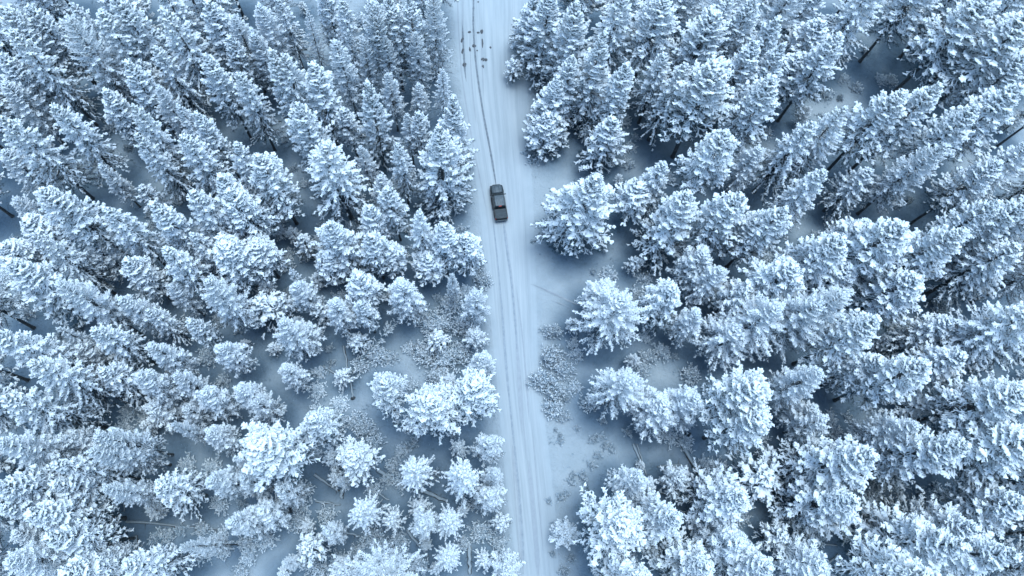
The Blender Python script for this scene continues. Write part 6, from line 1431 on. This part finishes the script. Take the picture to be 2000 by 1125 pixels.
m, n, l, b = mat_new('lit_brake_light'); b.inputs["Base Color"].default_value = (.40, .05, .04, 1); b.inputs["Emission Color"].default_value = (1, .18, .09, 1); b.inputs["Emission Strength"].default_value = 0.12; M['brake'] = m

TX, TY, TA = (4.497, 50.697, 0.1537)
truck = bpy.data.objects.new('pickup_truck', None); COL.objects.link(truck)
truck.location = (TX, TY, .03); truck.rotation_euler = (0, 0, TA); truck.scale = (1.07, 1.07, 1.07)
tag(truck, 'dark grey pickup truck with covered bed driving up the snowy road', 'truck')
# local axes: +Y forward, X across, Z up. overall 6.0 x 2.0 x 1.9 m
def outline(hw, y, z0, z1, tuck=.06):
    return [(-hw + tuck, y, z0), (-hw, y, z0 + .18), (-hw, y, z1 - .16), (-hw + .05, y, z1 - .05), (-hw + .16, y, z1),
            (hw - .16, y, z1), (hw - .05, y, z1 - .05), (hw, y, z1 - .16), (hw, y, z0 + .18), (hw - tuck, y, z0)]
g = Geo()   # lower body: doors, fenders
g.loft([outline(hw, y, z0, z1) for y, hw, z0, z1 in [(-2.88, .93, .55, 1.18), (-2.78, .97, .5, 1.20), (-1.0, .98, .45, 1.20), (-.86, .98, .42, 1.20), (1.25, .98, .42, 1.16), (1.45, .98, .45, 1.14), (2.3, .97, .5, 1.10), (2.72, .93, .5, 1.04), (2.86, .86, .52, .96)]])
body = g.build('body', M['paint'], truck, True)
g = Geo()   # hood with two raised creases
hood = []
for y, z, w in [(1.36, 1.185, .84), (1.7, 1.20, .84), (2.2, 1.175, .82), (2.6, 1.115, .78), (2.80, 1.03, .72)]:
    hood.append([(-w, y, z - .10), (-w + .02, y, z), (-w * .62, y, z + .015), (-w * .52, y, z + .045), (w * .52, y, z + .045), (w * .62, y, z + .015), (w - .02, y, z), (w, y, z - .10)])
g.loft(hood); hd = g.build('hood', M['dusted'], truck, True)
for xx in (-.34, .34):
    g = Geo(); g.tube([(xx, 1.45, 1.238), (xx * .9, 2.15, 1.222), (xx * .8, 2.6, 1.162)], .022, 5); g.build('hood_crease', M['paint'], hd)
g = Geo()   # cab shell
cab = lambda z, y0, y1, w: [(-w + .08, y0, z), (-w, y0 + .10, z), (-w, y1 - .14, z), (-w + .10, y1, z), (w - .10, y1, z), (w, y1 - .14, z), (w, y0 + .10, z), (w - .08, y0, z)]
g.loft(np.array([cab(1.15, -1.34, 1.40, .93), cab(1.5, -1.26, 1.06, .84), cab(1.80, -1.16, .66, .73)]))
g.build('cab_frame', M['paint'], truck, False)
g = Geo(); g.loft(np.array([cab(1.795, -1.14, .64, .72), cab(1.85, -1.13, .62, .71), cab(1.885, -1.04, .52, .63)])); rf = g.build('roof', M['dusted'], truck, True)
for xx in (-.36, -.12, .12, .36):
    g = Geo(); g.box(xx, -.27, 1.889, .03, 1.3, .016); g.build('roof_rib', M['paint'], rf)
def quad_panel(name, q, material, parent, th=.012):
    q = np.array(q, float); nn = unit(np.cross(q[1] - q[0], q[3] - q[0]))
    g = Geo(); g.loft([q - nn * th, q + nn * th]); return g.build(name, material, parent)
quad_panel('windshield', [(-.80, 1.385, 1.19), (.80, 1.385, 1.19), (.62, .69, 1.795), (-.62, .69, 1.795)], M['glass'], truck)
quad_panel('rear_window', [(.78, -1.335, 1.22), (-.78, -1.335, 1.22), (-.62, -1.18, 1.77), (.62, -1.18, 1.77)], M['glass'], truck)
for s in (-1, 1):
    for y0, y1, t0, t1 in ((.10, 1.12, .10, .58), (-1.18, -.02, -1.04, -.02)):
        q = [(s * .925, y0, 1.21), (s * .925, y1, 1.21), (s * .748, t1, 1.76), (s * .748, t0, 1.76)]
        quad_panel('side_window', q if s > 0 else q[::-1], M['glass'], truck)
    g = Geo(); g.box(s * 1.10, 1.02, 1.27, .20, .13, .17, .03); g.box(s * .98, 1.0, 1.22, .14, .06, .05); g.build('mirror', M['black'], truck)
    g = Geo(); g.box(s * .985, -.1, 1.02, .03, .18, .035); g.build('door_handle', M['black'], truck)
    g = Geo(); g.box(s * .985, .62, 1.02, .03, .18, .035); g.build('door_handle', M['black'], truck)
    g = Geo(); g.box(s * 1.0, .1, .42, .16, 2.0, .07, .02); g.build('running_board', M['black'], truck)
    g = Geo(); g.box(s * .74, 2.80, .90, .30, .12, .20, .03); g.build('headlight', M['lens'], truck)
    g = Geo(); g.box(s * .88, -2.86, 1.0, .14, .08, .30, .02); g.build('tail_light', M['redlens'], truck)
    g = Geo(); g.box(s * .90, -2.10, 1.215, .14, 1.44, .05, .015); g.build('bed_rail', M['black'], truck)
    for yy in (-1.85, 1.88):
        wr = bpy.data.objects.new('wheel', None); COL.objects.link(wr); wr.parent = truck; wr.location = (s * .86, yy, .40)
        g = Geo(); rows = []
        for xx, rr in ((-.13, .27), (-.14, .37), (-.10, .405), (.10, .405), (.14, .37), (.13, .27)):
            rows.append([(xx, math.cos(a) * rr, math.sin(a) * rr) for a in np.linspace(0, 6.283, 24, endpoint=False)])
        g.loft(rows); g.build('tyre', M['tyre'], wr, True)
        g = Geo(); g.loft([[(xx * s, math.cos(a) * rr, math.sin(a) * rr) for a in np.linspace(0, 6.283, 20, endpoint=False)] for xx, rr in ((.10, .26), (.145, .255), (.135, .18), (.15, .06))]); g.build('rim', M['rim'], wr, False)
        g = Geo(); g.loft([[(s * (.90 + o_), yy + math.cos(a) * .50, .42 + math.sin(a) * .50 * (1 if math.sin(a) > 0 else .2)) for a in np.linspace(0, 6.283, 20, endpoint=False)] for o_ in (0, .105)]); g.build('wheel_arch', M['black'], truck)
for j in range(5):    # folding bed cover: ribbed panels
    g = Geo(); g.box(0, -1.54 - j * .275, 1.225, 1.66, .262, .045, .012); g.build('bed_cover_panel', M['cover'], truck)
g = Geo(); g.box(0, -2.85, .96, 1.62, .08, .46, .02); g.build('tailgate', M['paint'], truck)
g = Geo(); g.box(0, -2.97, .60, 1.86, .20, .20, .04); g.build('rear_bumper', M['dusted'], truck)
g = Geo(); g.box(0, 2.90, .62, 1.86, .20, .26, .05); g.build('front_bumper', M['black'], truck)
g = Geo(); g.box(0, 2.86, .92, 1.10, .06, .26, .02)
gr = g.build('grille', M['black'], truck)
g = Geo(); g.box(0, -1.19, 1.83, .42, .09, .05, .012); g.build('brake_light', M['brake'], truck)
for s in (-.35, .28):
    g = Geo(); g.tube([(s, 1.41, 1.215), (s + .45, 1.31, 1.30)], .012, 4); g.build('wiper', M['black'], truck)
g = Geo(); g.box(0, 1.40, 1.178, 1.6, .12, .03, .01); g.build('cowl', M['black'], truck)
